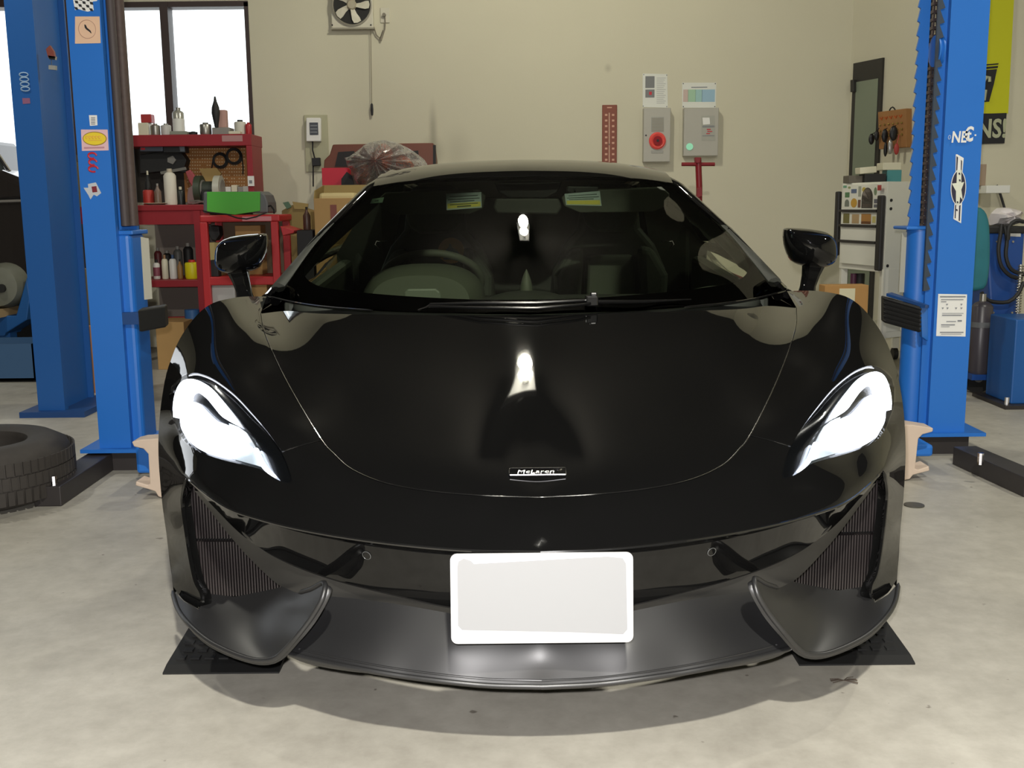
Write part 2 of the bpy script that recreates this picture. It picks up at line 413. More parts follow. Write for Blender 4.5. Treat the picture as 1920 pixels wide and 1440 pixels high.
# bumper lower band, overhung by the crease
S2 = Surf([(1012,1035,1.945),(880,1032,1.952),(760,1022,1.975),(650,1008,2.015),(550,990,2.07),(480,972,2.125),(430,955,2.17),(390,930,2.25),(350,897,2.365),
 (1012,1150,1.985),(845,1138,1.995),(740,1115,2.02),(640,1090,2.065),(560,1063,2.115),(500,1035,2.17),(450,1000,2.225),(400,950,2.28),(1012,1090,1.96),(845,1085,1.97)])
low2 = [(1012,1150),(930,1147),(845,1138),(740,1115),(640,1090),(560,1063),(500,1035),(450,1000),(400,950),(350,897)]
panel('bumper_band', S2, smooth(low2, 8) + smooth(list(reversed(crease)), 8)[1:], PAINT, car, 9, rim=0.01, mode='sym')
S3 = Surf([(1012,1150,2.0),(845,1138,2.01),(740,1115,2.035),(640,1090,2.08),(560,1063,2.13),(500,1035,2.185),(450,1000,2.24),(400,950,2.295),(350,897,2.38),
 (1012,1176,2.035),(845,1160,2.045),(740,1142,2.07),(610,1127,2.13),(520,1092,2.22),(470,1045,2.28),(430,1000,2.31),(395,955,2.34)])
low3 = [(1012,1177),(930,1172),(845,1161),(740,1142),(610,1128),(560,1112),(520,1092),(470,1045),(430,1000),(395,955),(366,918)]
up3 = [(380,922),(420,962),(465,1003),(500,1033),(560,1063),(640,1090),(740,1115),(845,1138),(930,1147),(1012,1150)]
panel('grey_trim_strip', S3, smooth(low3, 8) + smooth(up3, 8), SATIN2, car, 9, rim=0.01, mode='sym', off=0.003)
# chin spoiler
S4 = Surf([(1012,1150,1.965),(845,1140,1.985),(740,1125,2.02),(610,1110,2.11),(500,1080,2.2),(1012,1240,1.898),(1012,1288,1.888),(900,1284,1.895),(760,1268,1.92),(640,1247,1.965),(540,1224,2.04),(500,1215,2.08),
 (1012,1200,1.918),(845,1218,1.925),(700,1195,1.98),(600,1165,2.08)])
low4 = [(1012,1288),(900,1284),(760,1268),(640,1247),(560,1229),(532,1220)]
panel('front_spoiler', S4, smooth(low4, 8) + smooth([(572,1150),(588,1120),(640,1120),(740,1132),(845,1150),(930,1163),(1012,1168)], 8), SATIN, car, 9, rim=0.03, mode='sym')
strip('spoiler_lip', S4, low4, 0.006, SATIN, car, off=-0.003, mode='sym', seg=10)
strip('spoiler_lip', S4, [(a, b - 12) for a, b in low4[:5]], 0.0022, SATIN, car, off=0.0, mode='sym', seg=8)
# paddle-shaped side splitters
S5 = Surf([(608,1095,2.0),(580,1155,1.99),(550,1195,1.992),(515,1232,2.02),(470,1233,2.045),(430,1218,2.08),(390,1197,2.125),(355,1165,2.20),(326,1112,2.38),(332,1150,2.26),
 (380,1110,2.36),(440,1118,2.31),(505,1103,2.24),(560,1097,2.12),(500,1160,2.13),(450,1170,2.17),(400,1150,2.25),(540,1130,2.09),(555,1150,2.04)])
padl = smooth([(606,1092),(611,1098),(603,1122),(583,1158),(555,1194),(533,1220),(517,1233),(497,1238),(470,1235),(430,1221),(390,1200),(355,1170),(335,1143),(324,1108)], 8)
padl += [(345,1128),(372,1143),(384,1125),(384,1112),(440,1119),(505,1106)] + smooth([(530,1100),(560,1112),(585,1106),(606,1092)], 8)[:-1]
panel('side_splitter', S5, padl, SATIN, car, 8, rim=0.014)
strip('splitter_edge', S5, [(560,1112),(585,1104),(608,1093),(605,1120),(585,1156),(556,1194),(533,1220),(516,1234),(496,1238),(470,1236),(430,1222),(390,1201),(355,1171),(334,1143),(323,1108)], 0.0055, SATIN, car, seg=10)
# side grilles
for sx in (-1, 1):
    g = MB(); w = MB()
    A = [P(345,880,2.47), P(345,1125,2.43), P(560,1112,2.36), P(545,1085,2.36)]
    A = [Vector((-abs(p.x) * -sx, p.y, p.z)) for p in A]
    w.prism([A[0] + Vector((0, .05, 0)), A[1] + Vector((0, .05, 0)), A[2] + Vector((0, .05, 0)), A[3] + Vector((0, .05, 0))], (0, .02, 0))
    gr = w.build('side_grille', GAP, car)
    gm = MB()
    for i in range(34):
        t = i / 33; x = 352 + t * 185
        ytop = 895 + max(0, (x - 352)) * 1.18; ybot = 1118
        if ytop > ybot - 6: continue
        y = 2.46 - 0.1 * t
        a, b = P(x, ytop, y), P(x, ybot, y); mid = P(x, 1013, y)
        for z0, z1 in ((b.z, mid.z - .004), (mid.z + .004, a.z)):
            if z1 - z0 > .01: gm.box((sx * abs(a.x) - .0016, y, z0), (sx * abs(a.x) + .0016, y + .02, z1))
    gm.build('grille_slats', mat('grille_slat_dark', (50, 45, 45), 0.4), gr)
# parking sensors, plate, badge
def surf_pt(S, px, py, off=0.0):
    uv = S.uv(px, py); n = Vector(S.nrm([uv])[0]); return Vector(S.pos([uv])[0]) + n * off, n
def frame_of(n):
    ux = Vector((0, 0, 1)).cross(n).normalized(); 
    if ux.x < 0: ux = -ux
    return ux, (-ux).cross(n).normalized() if (-ux).cross(n).z > 0 else ux.cross(n).normalized()
for px in (688,):
    p, n = surf_pt(S2, px, 1041)
    for s in (-1, 1):
        q = Vector((s * abs(p.x), p.y, p.z)); nn_ = Vector((s * abs(n.x), n.y, n.z)); ux, uy = frame_of(nn_)
        ring = [q + nn_ * .001 + ux * math.cos(a) * .0088 + uy * math.sin(a) * .0088 for a in [k * math.pi / 14 for k in range(28)]]
        so = MB().prism([q + nn_ * .002 + ux * math.cos(a) * .008 + uy * math.sin(a) * .008 for a in [k * math.pi / 12 for k in range(24)]], -nn_ * .006).build('parking_sensor', PAINT, car)
        MB().tube(ring, .0009, 6, closed=True).build('sensor_ring', mat('sensor_ring_grey', (120, 122, 122), .3, metal=.6), so, True)
PW, PH = 0.330, 0.165
pc = P(1013, 1122, 1.835); tilt = math.radians(6)
ux, uy = Vector((1, 0, 0)), Vector((0, math.sin(tilt), math.cos(tilt)))
pn = ux.cross(uy)
plate = MB().prism(flat(rrect(-PW/2, -PH/2, PW/2, PH/2, .012), (0.0, pc.y, pc.z), ux, uy), -pn * .006 if pn.y < 0 else pn * .006).build('number_plate', mat('plate_white', (192, 192, 194), 0.35, emit=0.0), car, bevel=.001)
pf = Vector((0, pc.y, pc.z)) + Vector((0, -1, 0)) * .0012
bl = [(-.152,.058),(-.150,.069),(-.140,.074),(-.128,.070),(-.122,.064),(.118,.075),(.146,.072),(.152,.062),(.154,-.058),(.146,-.067),(.128,-.066),(.05,-.062),(-.145,-.056),(-.152,-.048)]
MB().prism(flat(bl, pf, ux, uy), (0, .002, 0)).build('blank_plate_face', mat('plate_blank_grey', (138, 139, 141), 0.5), plate)
MB().box((-.1, pc.y + .02, pc.z - .07), (.1, 2.03, pc.z + .02)).build('plate_bracket', GAP, car)
# badge on the bonnet nose
bp, bn = surf_pt(S1, 1010, 889.5, .002); bn.x = 0; bn.normalize(); bp.x = 0
bux = Vector((1, 0, 0)); buy = bn.cross(bux).normalized(); buy = buy if buy.z > 0 else -buy
BW, BH = .0575, .0155
badge = MB().prism(flat(rrect(-BW, -BH, BW, BH, .004), bp + bn * .004, bux, buy), -bn * .010).build('bonnet_badge', PAINT, car, bevel=.001)
fr_ = [bp + bn * .0045 + bux * a + buy * b for a, b in rrect(-BW, -BH, BW, BH, .004)]
MB().tube(fr_, .0009, 6, closed=True).build('badge_frame', CHROME, badge, True)
MB().tube([bp + bn * .0055 + bux * -BW * .97 - buy * BH, bp + bn * .0055 + bux * BW * .97 - buy * BH], .0022, 8).build('badge_chrome_bar', mat('satin_chrome', (235, 235, 240), .28, metal=1.0), badge, True)
text_obj('badge_lettering', 'McLaren', .019, bp + bn * .0048 - bux * .004 - buy * .001, bux, buy, mat('satin_chrome', (235, 235, 240), .28, metal=1.0), badge, .0008, sx=1.15, shear=.15)
sw = [bp + bn * .0052 + bux * a + buy * b for a, b in ((.027,.004),(.034,.0085),(.044,.0095),(.049,.0065),(.045,.002),(.040,-.001))]
MB().tube(sw, [.0006,.0012,.0018,.0016,.001,.0005], 6).build('badge_swoosh', CHROME, badge, True)

# windscreen
SW = Surf([(990,585,2.975),(988,450,3.40),(985,332,3.95),(503,556,3.42),(700,347,4.12),(600,440,3.75),(800,584,3.03),(650,580,3.14),(560,570,3.28),(850,333,3.99),(760,338,4.04),
 (988,520,3.17),(987,390,3.66),(780,450,3.46),(700,500,3.33),(800,380,3.78)], 1e-4)
ws_out = smooth([(1000,588),(900,587),(800,585),(700,581),(620,575),(560,567),(503,555)], 9) + smooth([(503,555),(550,495),(600,440),(650,392),(700,349)], 9)[1:] + smooth([(700,349),(760,340),(850,334),(985,331)], 9)[1:]
clear = smooth([(992,560),(900,560),(800,556),(700,549),(620,540),(590,532),(572,519),(569,500),(590,468),(640,412),(690,368),(712,352),(745,345)], 8) + smooth([(745,345),(850,339),(985,336)], 8)[1:]
panel('windscreen', SW, ws_out, WGLASS, car, 12, rim=0.0, mode='sym')
# black band: strip between outer and clear outlines
def band(name, S, a, b, m, parent, off):
    ua = [S.uv(*q) for q in a]; ub = [S.uv(*q) for q in b]
    ua = [(0.0 if abs(u) < 8 else u, v) for u, v in ua]; ub = [(0.0 if abs(u) < 8 else u, v) for u, v in ub]
    ua += [(-u, v) for u, v in reversed(ua) if u]; ub += [(-u, v) for u, v in reversed(ub) if u]
    def rs(c, n):
        c = np.array(c + [c[0]]); L = np.r_[0, np.cumsum(np.hypot(*np.diff(c, axis=0).T))]; s = np.linspace(0, L[-1], n, endpoint=False)
        return np.c_[np.interp(s, L, c[:, 0]), np.interp(s, L, c[:, 1])]
    N = 260; A = rs(ua, N); B = rs(ub, N); pa = S.pos(A) + S.nrm(A) * off; pb = S.pos(B) + S.nrm(B) * off
    na = S.nrm(A); nb = S.nrm(B)
    v = [Vector(q) for q in pa] + [Vector(q) for q in pb]; n = [Vector(q) for q in na] + [Vector(q) for q in nb]
    f = [(i, (i + 1) % N, N + (i + 1) % N, N + i) for i in range(N)]
    return mesh_obj(name, v, f, m, parent, True, normals=n)
wsf = band('windscreen_black_band', SW, ws_out, clear, FRIT, car, -0.003)
strip('windscreen_pillar_trim', SW, [(505,556),(550,495),(600,440),(650,392),(697,350)], 0.006, PAINT, car, off=0.0)
strip('cowl_edge', SW, [(503,557),(560,570),(620,578),(700,584)], 0.0035, SEAM, car, off=0.003)
# stickers behind the glass
LBL = mat('sticker_pale', (190, 205, 205), .6); LBY = mat('sticker_yellow', (225, 215, 110), .6); LBD = mat('sticker_dark_line', (90, 100, 95), .6)
def glass_card(pxs, m, lines, name='windscreen_sticker'):
    uv = [SW.uv(*q) if q[0] < 1000 else (lambda w: (-w[0], w[1]))(SW.uv(1978 - q[0], q[1])) for q in pxs]
    p = SW.pos(uv) - SW.nrm(uv) * .006
    o = MB().prism([Vector(q) for q in p], Vector((0, .0015, 0))).build(name, m, wsf)
    a, b, c, d = [Vector(q) - Vector((0, .001, 0)) for q in p]   # tl tr br bl
    k = MB(); k2 = MB()
    for t, h, s0, s1, yel in lines:
        q = [a.lerp(d, t).lerp(b.lerp(c, t), s0), a.lerp(d, t).lerp(b.lerp(c, t), s1), a.lerp(d, t + h).lerp(b.lerp(c, t + h), s1), a.lerp(d, t + h).lerp(b.lerp(c, t + h), s0)]
        (k2 if yel else k).prism([x - Vector((0, .001, 0)) for x in q], (0, .0005, 0))
    if k.v: k.build('sticker_print', LBD, o)
    if k2.v: k2.build('sticker_yellow_band', LBY, o)
ln = [(.18,.05,.1,.9,0),(.36,.05,.05,.95,0),(.5,.05,.1,.8,0),(.62,.3,.03,.97,1),(.68,.05,.1,.9,0),(.8,.08,.3,.7,0)]
glass_card([(836,360),(902,357),(903,386),(837,391)], LBL, ln)
glass_card([(1071,362),(1138,358),(1139,386),(1072,383)], LBL, ln)
glass_card([(697,370),(719,367),(716,377),(693,379)], mat('sticker_green', (170, 205, 175), .6), [(.4,.2,.3,.6,0)])
# wiper
wp = MB()
def swp(px, py, off):
    uv = SW.uv(px, py) if px < 990 else (lambda w: (-w[0], w[1]))(SW.uv(1978 - px, py)); return Vector(SW.pos([uv])[0]) + Vector(SW.nrm([uv])[0]) * off
WIP = mat('wiper_black', (14, 14, 14), .25, coat=.6)
wiper = MB().tube([swp(x, y, .018) for x, y in ((808,581),(900,579),(1000,579),(1095,576))], .0045, 8).build('wiper_arm', WIP, car, True)
MB().tube([swp(x, y, .020) for x, y in ((806,586),(900,589),(1000,590),(1075,586),(1100,583))], .004, 8).build('wiper_blade', WIP, wiper, True)
MB().tube([swp(x, y, .012) for x, y in ((1115,576),(1200,577),(1290,574))], [.006,.005,.002], 8).build('wiper_blade', WIP, wiper, True)
MB().tube([swp(x, y, .016) for x, y in ((785,591),(800,586),(812,578))], .003, 8).build('wiper_tip', CHROME, wiper, True)
c = swp(1102, 578, .02); MB().rbox(c, (.034, .03, .03), .1).rbox(c + Vector((.006, 0, .014)), (.02, .02, .02)).build('wiper_pivot', WIP, wiper, bevel=.004)
# roof
def rsurf(x, y):  # roof height
    t = (y - 4.4)
    z = 1.244 - .055 * (t / .45) ** 2 * (1 if t < 0 else .25) - (.03 * max(0, t - .6) ** 2 if t > .6 else 0) * 3
    return z - .13 * (abs(x) / .55) ** 2.6 * (1 + .25 * max(0, t))
def grid(fn, nu, nv):
    v = [fn(i / nu, j / nv) for j in range(nv + 1) for i in range(nu + 1)]
    f = [(j * (nu + 1) + i, j * (nu + 1) + i + 1, (j + 1) * (nu + 1) + i + 1, (j + 1) * (nu + 1) + i) for j in range(nv) for i in range(nu)]
    return v, f
# header line taken from the windscreen top edge
hdr = [Vector(q) for q in SW.pos([SW.uv(*q) for q in smooth([(700,349),(760,340),(850,334),(985,331)], 9)])]
hdr[-1].x = 0; hdr = hdr + mir(reversed(hdr[:-1]))
def hdr_at(s):
    k = s * (len(hdr) - 1); i = min(int(k), len(hdr) - 2); return hdr[i].lerp(hdr[i + 1], k - i)
def roof_fn(s, t):
    h = hdr_at(s); y = h.y + t * (5.55 - h.y); x = h.x * (1 + .04 * math.sin(math.pi * min(1, t * 2.2)) - .25 * t)
    z = h.z + .0775 * math.sin(math.pi / 2 * min(1, t / .26)) ** .85 * (1 - .25 * (abs(h.x) / .58) ** 2)
    if t > .33: z -= .24 * ((t - .33) / .67) ** 1.7
    return Vector((x, y, z))
v, f = grid(roof_fn, 40, 30)
mesh_obj('roof', v, f, PAINT, car, True)
# glasshouse rail and belt
rail = [Vector((-.83, 3.43, .785)), Vector((-.72, 3.75, .965)), Vector((-.60, 4.1, 1.13)), roof_fn(0, .28), roof_fn(0, .5), roof_fn(0, .8), roof_fn(0, 1)]
belt = [Vector((-.84, 3.43, .775)), Vector((-.85, 3.75, .80)), Vector((-.855, 4.1, .83)), Vector((-.85, 4.6, .86)), Vector((-.83, 5.0, .88)), Vector((-.8, 5.3, .9)), Vector((-.76, 5.6, .9))]
def loft(a, b, n=6, bul=.02):
    v = []; m_ = len(a)
    for i in range(m_):
        for j in range(n + 1):
            t = j / n; p = a[i].lerp(b[i], t); p.x -= bul * math.sin(math.pi * t); v.append(p)
    f = [(i * (n + 1) + j, i * (n + 1) + j + 1, (i + 1) * (n + 1) + j + 1, (i + 1) * (n + 1) + j) for i in range(m_ - 1) for j in range(n)]
    return v, f
for s in (1, -1):
    mk = (lambda L: L) if s == 1 else mir
    v, f = loft(rail[:5], belt[:5]); mesh_obj('side_window', mk(v), f, SGLASS, car, True)
    v, f = loft(rail[4:], belt[4:]); mesh_obj('rear_quarter', mk(v), f, PAINT, car, True)
    MB().tube(mk([q + Vector((.012, .01, -.01)) for q in rail]), .026, 10).build('roof_rail', PAINT, car, True)
    MB().tube(mk([Vector((-.80, 3.46, .80)), Vector((-.70, 3.78, .955)), Vector((-.575, 4.12, 1.10)), Vector((-.55, 4.4, 1.15))]), [.03, .035, .035, .03], 10).build('pillar_trim', CABIN, car, True)
    MB().tube(mk(belt), .016, 8).build('belt_moulding', PAINT, car, True)
    sq = [Vector((-.81, 3.47, .80)), Vector((-.715, 3.78, .955)), Vector((-.69, 3.95, .98)), Vector((-.825, 4.02, .83)), Vector((-.84, 3.6, .79))]
    MB().prism(mk(sq), (s * .02, 0, 0)).build('window_corner_trim', CABIN, car)
    # b pillar inside
    MB().prism(mk([Vector((-.80, 4.75, .6)), Vector((-.82, 4.75, .86)), Vector((-.60, 4.62, 1.17)), Vector((-.50, 4.66, 1.19)), Vector((-.62, 4.75, .6))]), (0, .12, 0)).build('rear_pillar', CABIN, car)
# side body skin
prof = []
side_out = [Vector(S1.pos([S1.uv(*q)])[0]) for q in smooth(sil, 12)]
def side_x(y, z, y0):
    return -.955
ARCH = [(3.06, .36), (5.60, .37)]
def side_mesh(s):
    # grid along y, columns z from sill to shoulder
    ys = [2.42 + i * .04 for i in range(int((6.36 - 2.42) / .04) + 1)]
    sil_yz = sorted([(q.y, q.z, q.x) for q in side_out], key=lambda q: q[1])
    Z = np.array([q[1] for q in sil_yz]); Y = np.array([q[0] for q in sil_yz]); X = np.array([q[2] for q in sil_yz])
    verts = []; faces = []; nz = 18
    def shoulder(y): return float(np.interp(y, [2.7, 2.85, 2.95, 3.15, 3.45, 4.2, 4.8, 5.4, 6.0, 6.4], [.73, .78, .805, .80, .775, .80, .86, .90, .88, .80]))
    rows = 60
    for i in range(rows + 1):
        t = i / rows
        for j in range(nz + 1):
            u = j / nz; z0 = .16; 
            z_f = z0 + u * (.80 - z0); yf = float(np.interp(z_f, Z, Y)); xf = float(np.interp(z_f, Z, X))
            y = yf + t * (6.36 - yf); sh = shoulder(y); z = z_f + (z0 + u * (sh - z0) - z_f) * min(1, t * 8)
            xs = -.955 + .11 * max(0, (u - .75) / .25) ** 2 + .04 * max(0, (.25 - u) / .25) ** 1.5 + .035 * math.exp(-((y - 4.2) / .55) ** 2) - .02 * math.exp(-((y - 5.5) / .4) ** 2)
            if y > 6.1: xs += .5 * (y - 6.1) ** 2
            w = min(1, t * 9); w = w * w * (3 - 2 * w)
            verts.append(Vector((xf * (1 - w) + xs * w, y, z)))
    for i in range(rows):
        for j in range(nz):
            q = [i * (nz + 1) + j, i * (nz + 1) + j + 1, (i + 1) * (nz + 1) + j + 1, (i + 1) * (nz + 1) + j]
            c_ = sum((verts[k] for k in q), Vector()) / 4
            if any((c_.y - a) ** 2 + (c_.z - .37) ** 2 < .345 ** 2 for a, r in ARCH): continue
            faces.append(tuple(q))
    if s == -1: verts = mir(verts)
    return verts, faces
for s in (1, -1):
    v, f = side_mesh(s); mesh_obj('side_panel', v, f, PAINT, car, True)
    for (ya, _) in ARCH:
        arc = [Vector((-s * .935, ya + .345 * math.cos(a), .37 + .345 * math.sin(a))) for a in [math.radians(d) for d in range(-38, 219, 8)]]
        MB().tube(arc, .012, 8).build('wheel_arch_edge', GAP, car, True)
        n_ = len(arc); MB().add(arc + [q + Vector((s * .28, 0, 0)) for q in arc], [(i, i + 1, n_ + i + 1, n_ + i) for i in range(n_ - 1)]).build('wheel_arch_liner', GAP, car, True)
# rear deck and tail
dk = MB()
dk.add([Vector((-.84, 3.43, .775)), Vector((-.86, 4.2, .80)), Vector((-.84, 5.0, .87)), Vector((-.80, 5.5, .9)), Vector((-.78, 6.3, .86)), Vector((.78, 6.3, .86)), Vector((.80, 5.5, .9))], [(2, 3, 6), (3, 4, 5, 6)])
dk.box((-.80, 5.5, .55), (.80, 6.34, .87)).build('rear_deck', PAINT, car, bevel=.03)
MB().box((-.80, 6.3, .2), (.80, 6.38, .84)).build('rear_bumper', SATIN, car, bevel=.03)
MB().box((-.80, 3.1, .13), (.80, 6.3, .22)).build('floor_pan', GAP, car)
MB().box((-.42, 2.35, .15), (.42, 3.1, .40)).build('front_floor', GAP, car)
# wheels
for sx in (-1, 1):
    for ya, r in ((3.06, .318), (5.60, .335)):
        x0, x1 = sx * .70, sx * .925
        zc = r + .052
        w = MB().lathe([(r * .66, x0), (r * .95, x0), (r, x0 + sx * .02), (r, x1 - sx * .02), (r * .95, x1), (r * .66, x1)], (0, ya, zc), 40, 'X', cap=False).build('wheel', RUBBER, car, True)
        rm = MB().lathe([(r * .67, x1 - sx * .01), (r * .63, x1 - sx * .03), (r * .60, x0)], (0, ya, zc), 36, 'X', cap=False)
        for k in range(10):
            a = k * math.pi / 5; d = Vector((0, math.cos(a), math.sin(a)))
            rm.tube([Vector((x1 - sx * .03, ya, zc)) + d * .04, Vector((x1 - sx * .02, ya, zc)) + d * r * .64], [.02, .013], 6)
        rm.cyl((x1 - sx * .05, ya, zc), (x1 - sx * .015, ya, zc), .045, 20)
        rm.build('rim', mat('rim_dark_silver', (90, 90, 92), .3, metal=.9), w, True)
# door mirrors
def mirror(s):
    out = [(408,478),(411,462),(424,448),(450,441),(480,438),(499,438),(503,446),(502,468),(494,492),(484,503),(468,509),(440,513),(418,508),(409,496)]
    o2 = smooth(out + [out[0]], 6)[:-1]; yb = 3.58
    base = [P(a, b, yb) for a, b in o2]; c0 = sum(base, Vector()) / len(base)
    if s > 0: base = mir(base); c0.x *= -1
    rings = []; vs = []; fs = []; n = len(base)
    prof_ = [(1.0, .0), (1.0, -.02), (.97, -.045), (.88, -.075), (.70, -.10), (.45, -.115), (.18, -.121), (.01, -.122)]
    for k, dy in [(.9, .012)] + prof_:
        for q in base:
            d = q - c0; vs.append(Vector((c0.x + d.x * k, yb + dy + .03 * (abs(q.x) - abs(c0.x)) / .1 * 0, c0.z + d.z * k)))
    for r in range(len(prof_)):
        for i in range(n): fs.append((r * n + i, r * n + (i + 1) % n, (r + 1) * n + (i + 1) % n, (r + 1) * n + i))
    fs.append(tuple(range(n)))
    mo = MB().add(vs, fs).build('door_mirror', PAINT, car, True)
    st = [P(445,505,3.56), P(452,528,3.56), P(458,548,3.55), P(462,566,3.53)]
    if s > 0: st = mir(st)
    # flattened stalk
    ring = []
    for q, w_ in zip(st, (.036, .026, .022, .026)):
        ring.append([q + Vector((a * w_, b * .028, 0)) for a, b in ((-1, -.6), (-.6, -1), (.6, -1), (1, -.6), (1, .6), (.6, 1), (-.6, 1), (-1, .6))])
    vv = [x for r_ in ring for x in r_]; ff = [(i * 8 + k, i * 8 + (k + 1) % 8, (i + 1) * 8 + (k + 1) % 8, (i + 1) * 8 + k) for i in range(3) for k in range(8)]
    MB().add(vv, ff).build('mirror_stalk', PAINT, mo, True)
    gl = [Vector((c0.x + (q.x - c0.x) * .86, yb + .0125, c0.z + (q.z - c0.z) * .86)) for q in base]
    MB().prism(gl, (0, .003, 0)).build('mirror_glass', CHROME, mo)
mirror(-1); mirror(1)
# cabin
def soft(o, lv=2):
    md = o.modifiers.new('sub', 'SUBSURF'); md.levels = lv; md.render_levels = lv
    o.data.polygons.foreach_set('use_smooth', [True] * len(o.data.polygons)); return o
dash = MB()
dv = []; N = 24
for j, (y, zc, w) in enumerate(((2.98, .735, .70), (3.2, .755, .74), (3.45, .770, .76), (3.62, .765, .765), (3.68, .72, .765), (3.68, .40, .765))):
    for i in range(N + 1):
        x = -w + 2 * w * i / N; dv.append(Vector((x, y + .10 * (abs(x) / w) ** 2 * (1 if j < 2 else .3), zc - .02 * (x / w) ** 4)))
df = [(j * (N + 1) + i, j * (N + 1) + i + 1, (j + 1) * (N + 1) + i + 1, (j + 1) * (N + 1) + i) for j in range(5) for i in range(N)]
dsh = mesh_obj('dashboard', dv, df, CABIN, car, True)
bi = MB()   # instrument hood in front of the driver
nb = 20; vs = []
for j, (y, k) in enumerate(((3.34, .78), (3.40, .95), (3.52, 1.0), (3.60, .97))):
    for i in range(nb + 1):
        a = math.pi * i / nb; ca = math.cos(a); vs.append(Vector((-.335 + .20 * k * math.copysign(abs(ca) ** .8, ca), y, .755 + .125 * k * math.sin(a) ** .75)))
bi.add(vs, [(j * (nb + 1) + i, j * (nb + 1) + i + 1, (j + 1) * (nb + 1) + i + 1, (j + 1) * (nb + 1) + i) for j in range(3) for i in range(nb)])
bi.add(vs[:nb + 1] , [tuple(range(nb + 1))])
bi.build('instrument_hood', CABIN2, dsh, True)
MB().prism([Vector((-.385 + .0, 3.335, .76)), Vector((-.385, 3.335, .80)), Vector((-.375, 3.335, .812)), Vector((-.285, 3.335, .812)), Vector((-.27, 3.335, .80)), Vector((-.265, 3.335, .76))], (0, .02, 0)).build('instrument_back', mat('instrument_grey', (108, 114, 104), .5), dsh, bevel=.006)
for sx in (-1, 1):
    MB().ball((sx * .62, 3.42, .755), (.13, .1, .05), 20, 10).build('corner_vent', CABIN2, dsh, True)
MB().lathe([(.001, .062), (.008, .048), (.016, .025), (.021, 0), (.018, -.03)], (.0, 3.45, .80), 20).build('centre_speaker', CABIN2, dsh, True)
MB().ball((0, 3.42, .76), (.13, .16, .035), 24, 10).build('centre_hump', CABIN, dsh, True)
sw_c = Vector((-.335, 3.86, .80)); tl = math.radians(68)
ring = [sw_c + Vector((math.cos(a) * .178, -math.sin(a) * .178 * math.cos(tl), math.sin(a) * .178 * math.sin(tl) * .62)) for a in [k * math.pi / 24 for k in range(48)]]
stw = MB().tube(ring, .014, 10, closed=True).build('steering_wheel', CABIN2, car, True)
spk = MB().ball(sw_c, (.05, .03, .04), 12, 8)
for a in (0, math.pi, -math.pi / 2): spk.tube([sw_c, sw_c + Vector((math.cos(a) * .17, 0, math.sin(a) * .1))], .012, 8)
spk.build('wheel_spokes', CABIN, stw, True)
# seats
def seat(cx, emblem=False):
    y0 = 4.42
    def pr(pts, y, d, m, nm, par, bev=.02):
        return MB().prism([Vector((cx + a, y, b)) for a, b in pts], (0, d, 0)).build(nm, m, par, bevel=bev, seg=3)
    sh = pr([(-.23,.35),(-.25,.62),(-.235,.80),(-.19,.90),(-.13,.97),(-.115,1.10),(-.09,1.15),(.09,1.15),(.115,1.10),(.13,.97),(.19,.90),(.235,.80),(.25,.62),(.23,.35)], y0 + .03, .09, CABIN, 'bucket_seat', car, .03)
    pr([(-.105,.985),(-.12,1.06),(-.085,1.125),(.085,1.125),(.12,1.06),(.105,.985),(.06,.955),(-.06,.955)], y0 - .04, .07, ALCANT, 'headrest', sh, .02)
    pr([(-.225,.5),(-.235,.78),(-.17,.89),(-.11,.90),(-.115,.80),(-.135,.5)], y0 - .05, .08, ALCANT, 'side_bolster', sh, .03)
    pr([(.225,.5),(.235,.78),(.17,.89),(.11,.90),(.115,.80),(.135,.5)], y0 - .05, .08, ALCANT, 'side_bolster', sh, .03)
    pr([(-.115,.5),(-.10,.86),(.10,.86),(.115,.5)], y0 - .01, .05, mat('seat_centre', (98, 102, 92), .85), 'seat_back_pad', sh, .02)
    MB().box((cx - .22, 4.0, .30), (cx + .22, 4.42, .42)).build('seat_cushion', ALCANT, sh, bevel=.04)
    if emblem:
        e = P(846, 470, y0 - .06); O = mat('emblem_orange', (255, 190, 128), .6); Gm = mat('emblem_grey', (150, 156, 170), .6)
        eo = MB().prism([e + Vector((math.cos(a) * .052, 0, math.sin(a) * .052)) for a in [k * math.pi / 16 for k in range(32)]], (0, .012, 0)).build('round_emblem', O, sh)
        MB().prism([e + Vector((a, -.001, b)) for a, b in ((-.032,-.035),(-.026,.0),(-.012,.012),(-.004,.028),(.006,.012),(.02,.004),(.034,-.015),(.036,-.035))], (0, .001, 0)).build('emblem_figure', Gm, eo)
seat(-.36, True); seat(.36)
MB().box((-.74, 4.72, .25), (.74, 4.80, 1.10)).build('rear_bulkhead', CABIN, car, bevel=.02)
MB().box((-.10, 3.7, .3), (.10, 4.7, .58)).build('centre_tunnel', CABIN, car, bevel=.03)
for s in (-1, 1):
    d = MB().prism([Vector((s * .80, 3.5, .35)), Vector((s * .80, 3.5, .77)), Vector((s * .80, 4.7, .84)), Vector((s * .80, 4.7, .35))], (-s * .06, 0, 0)).build('door_trim', CABIN2 if s > 0 else CABIN2, car, bevel=.02)
    h = P(712 if s < 0 else 1255, 458, 4.5)
    MB().tube([h + Vector((-s * .035, 0, .012)), h + Vector((s * .012, 0, .014)), h + Vector((s * .018, 0, 0)), h + Vector((0, 0, -.02))], .003, 6).build('belt_hook', CHROME, d, True)
    vx = s * .34
    MB().prism([Vector((vx + a, 4.0 + (0), b)) for a, b in ((-.19,1.06),(-.20,1.09),(-.17,1.115),(.17,1.125),(.20,1.10),(.19,1.055),(.14,1.035),(-.13,1.035))], (0, .012, .004)).build('sun_visor', CABIN2, car, bevel=.004)
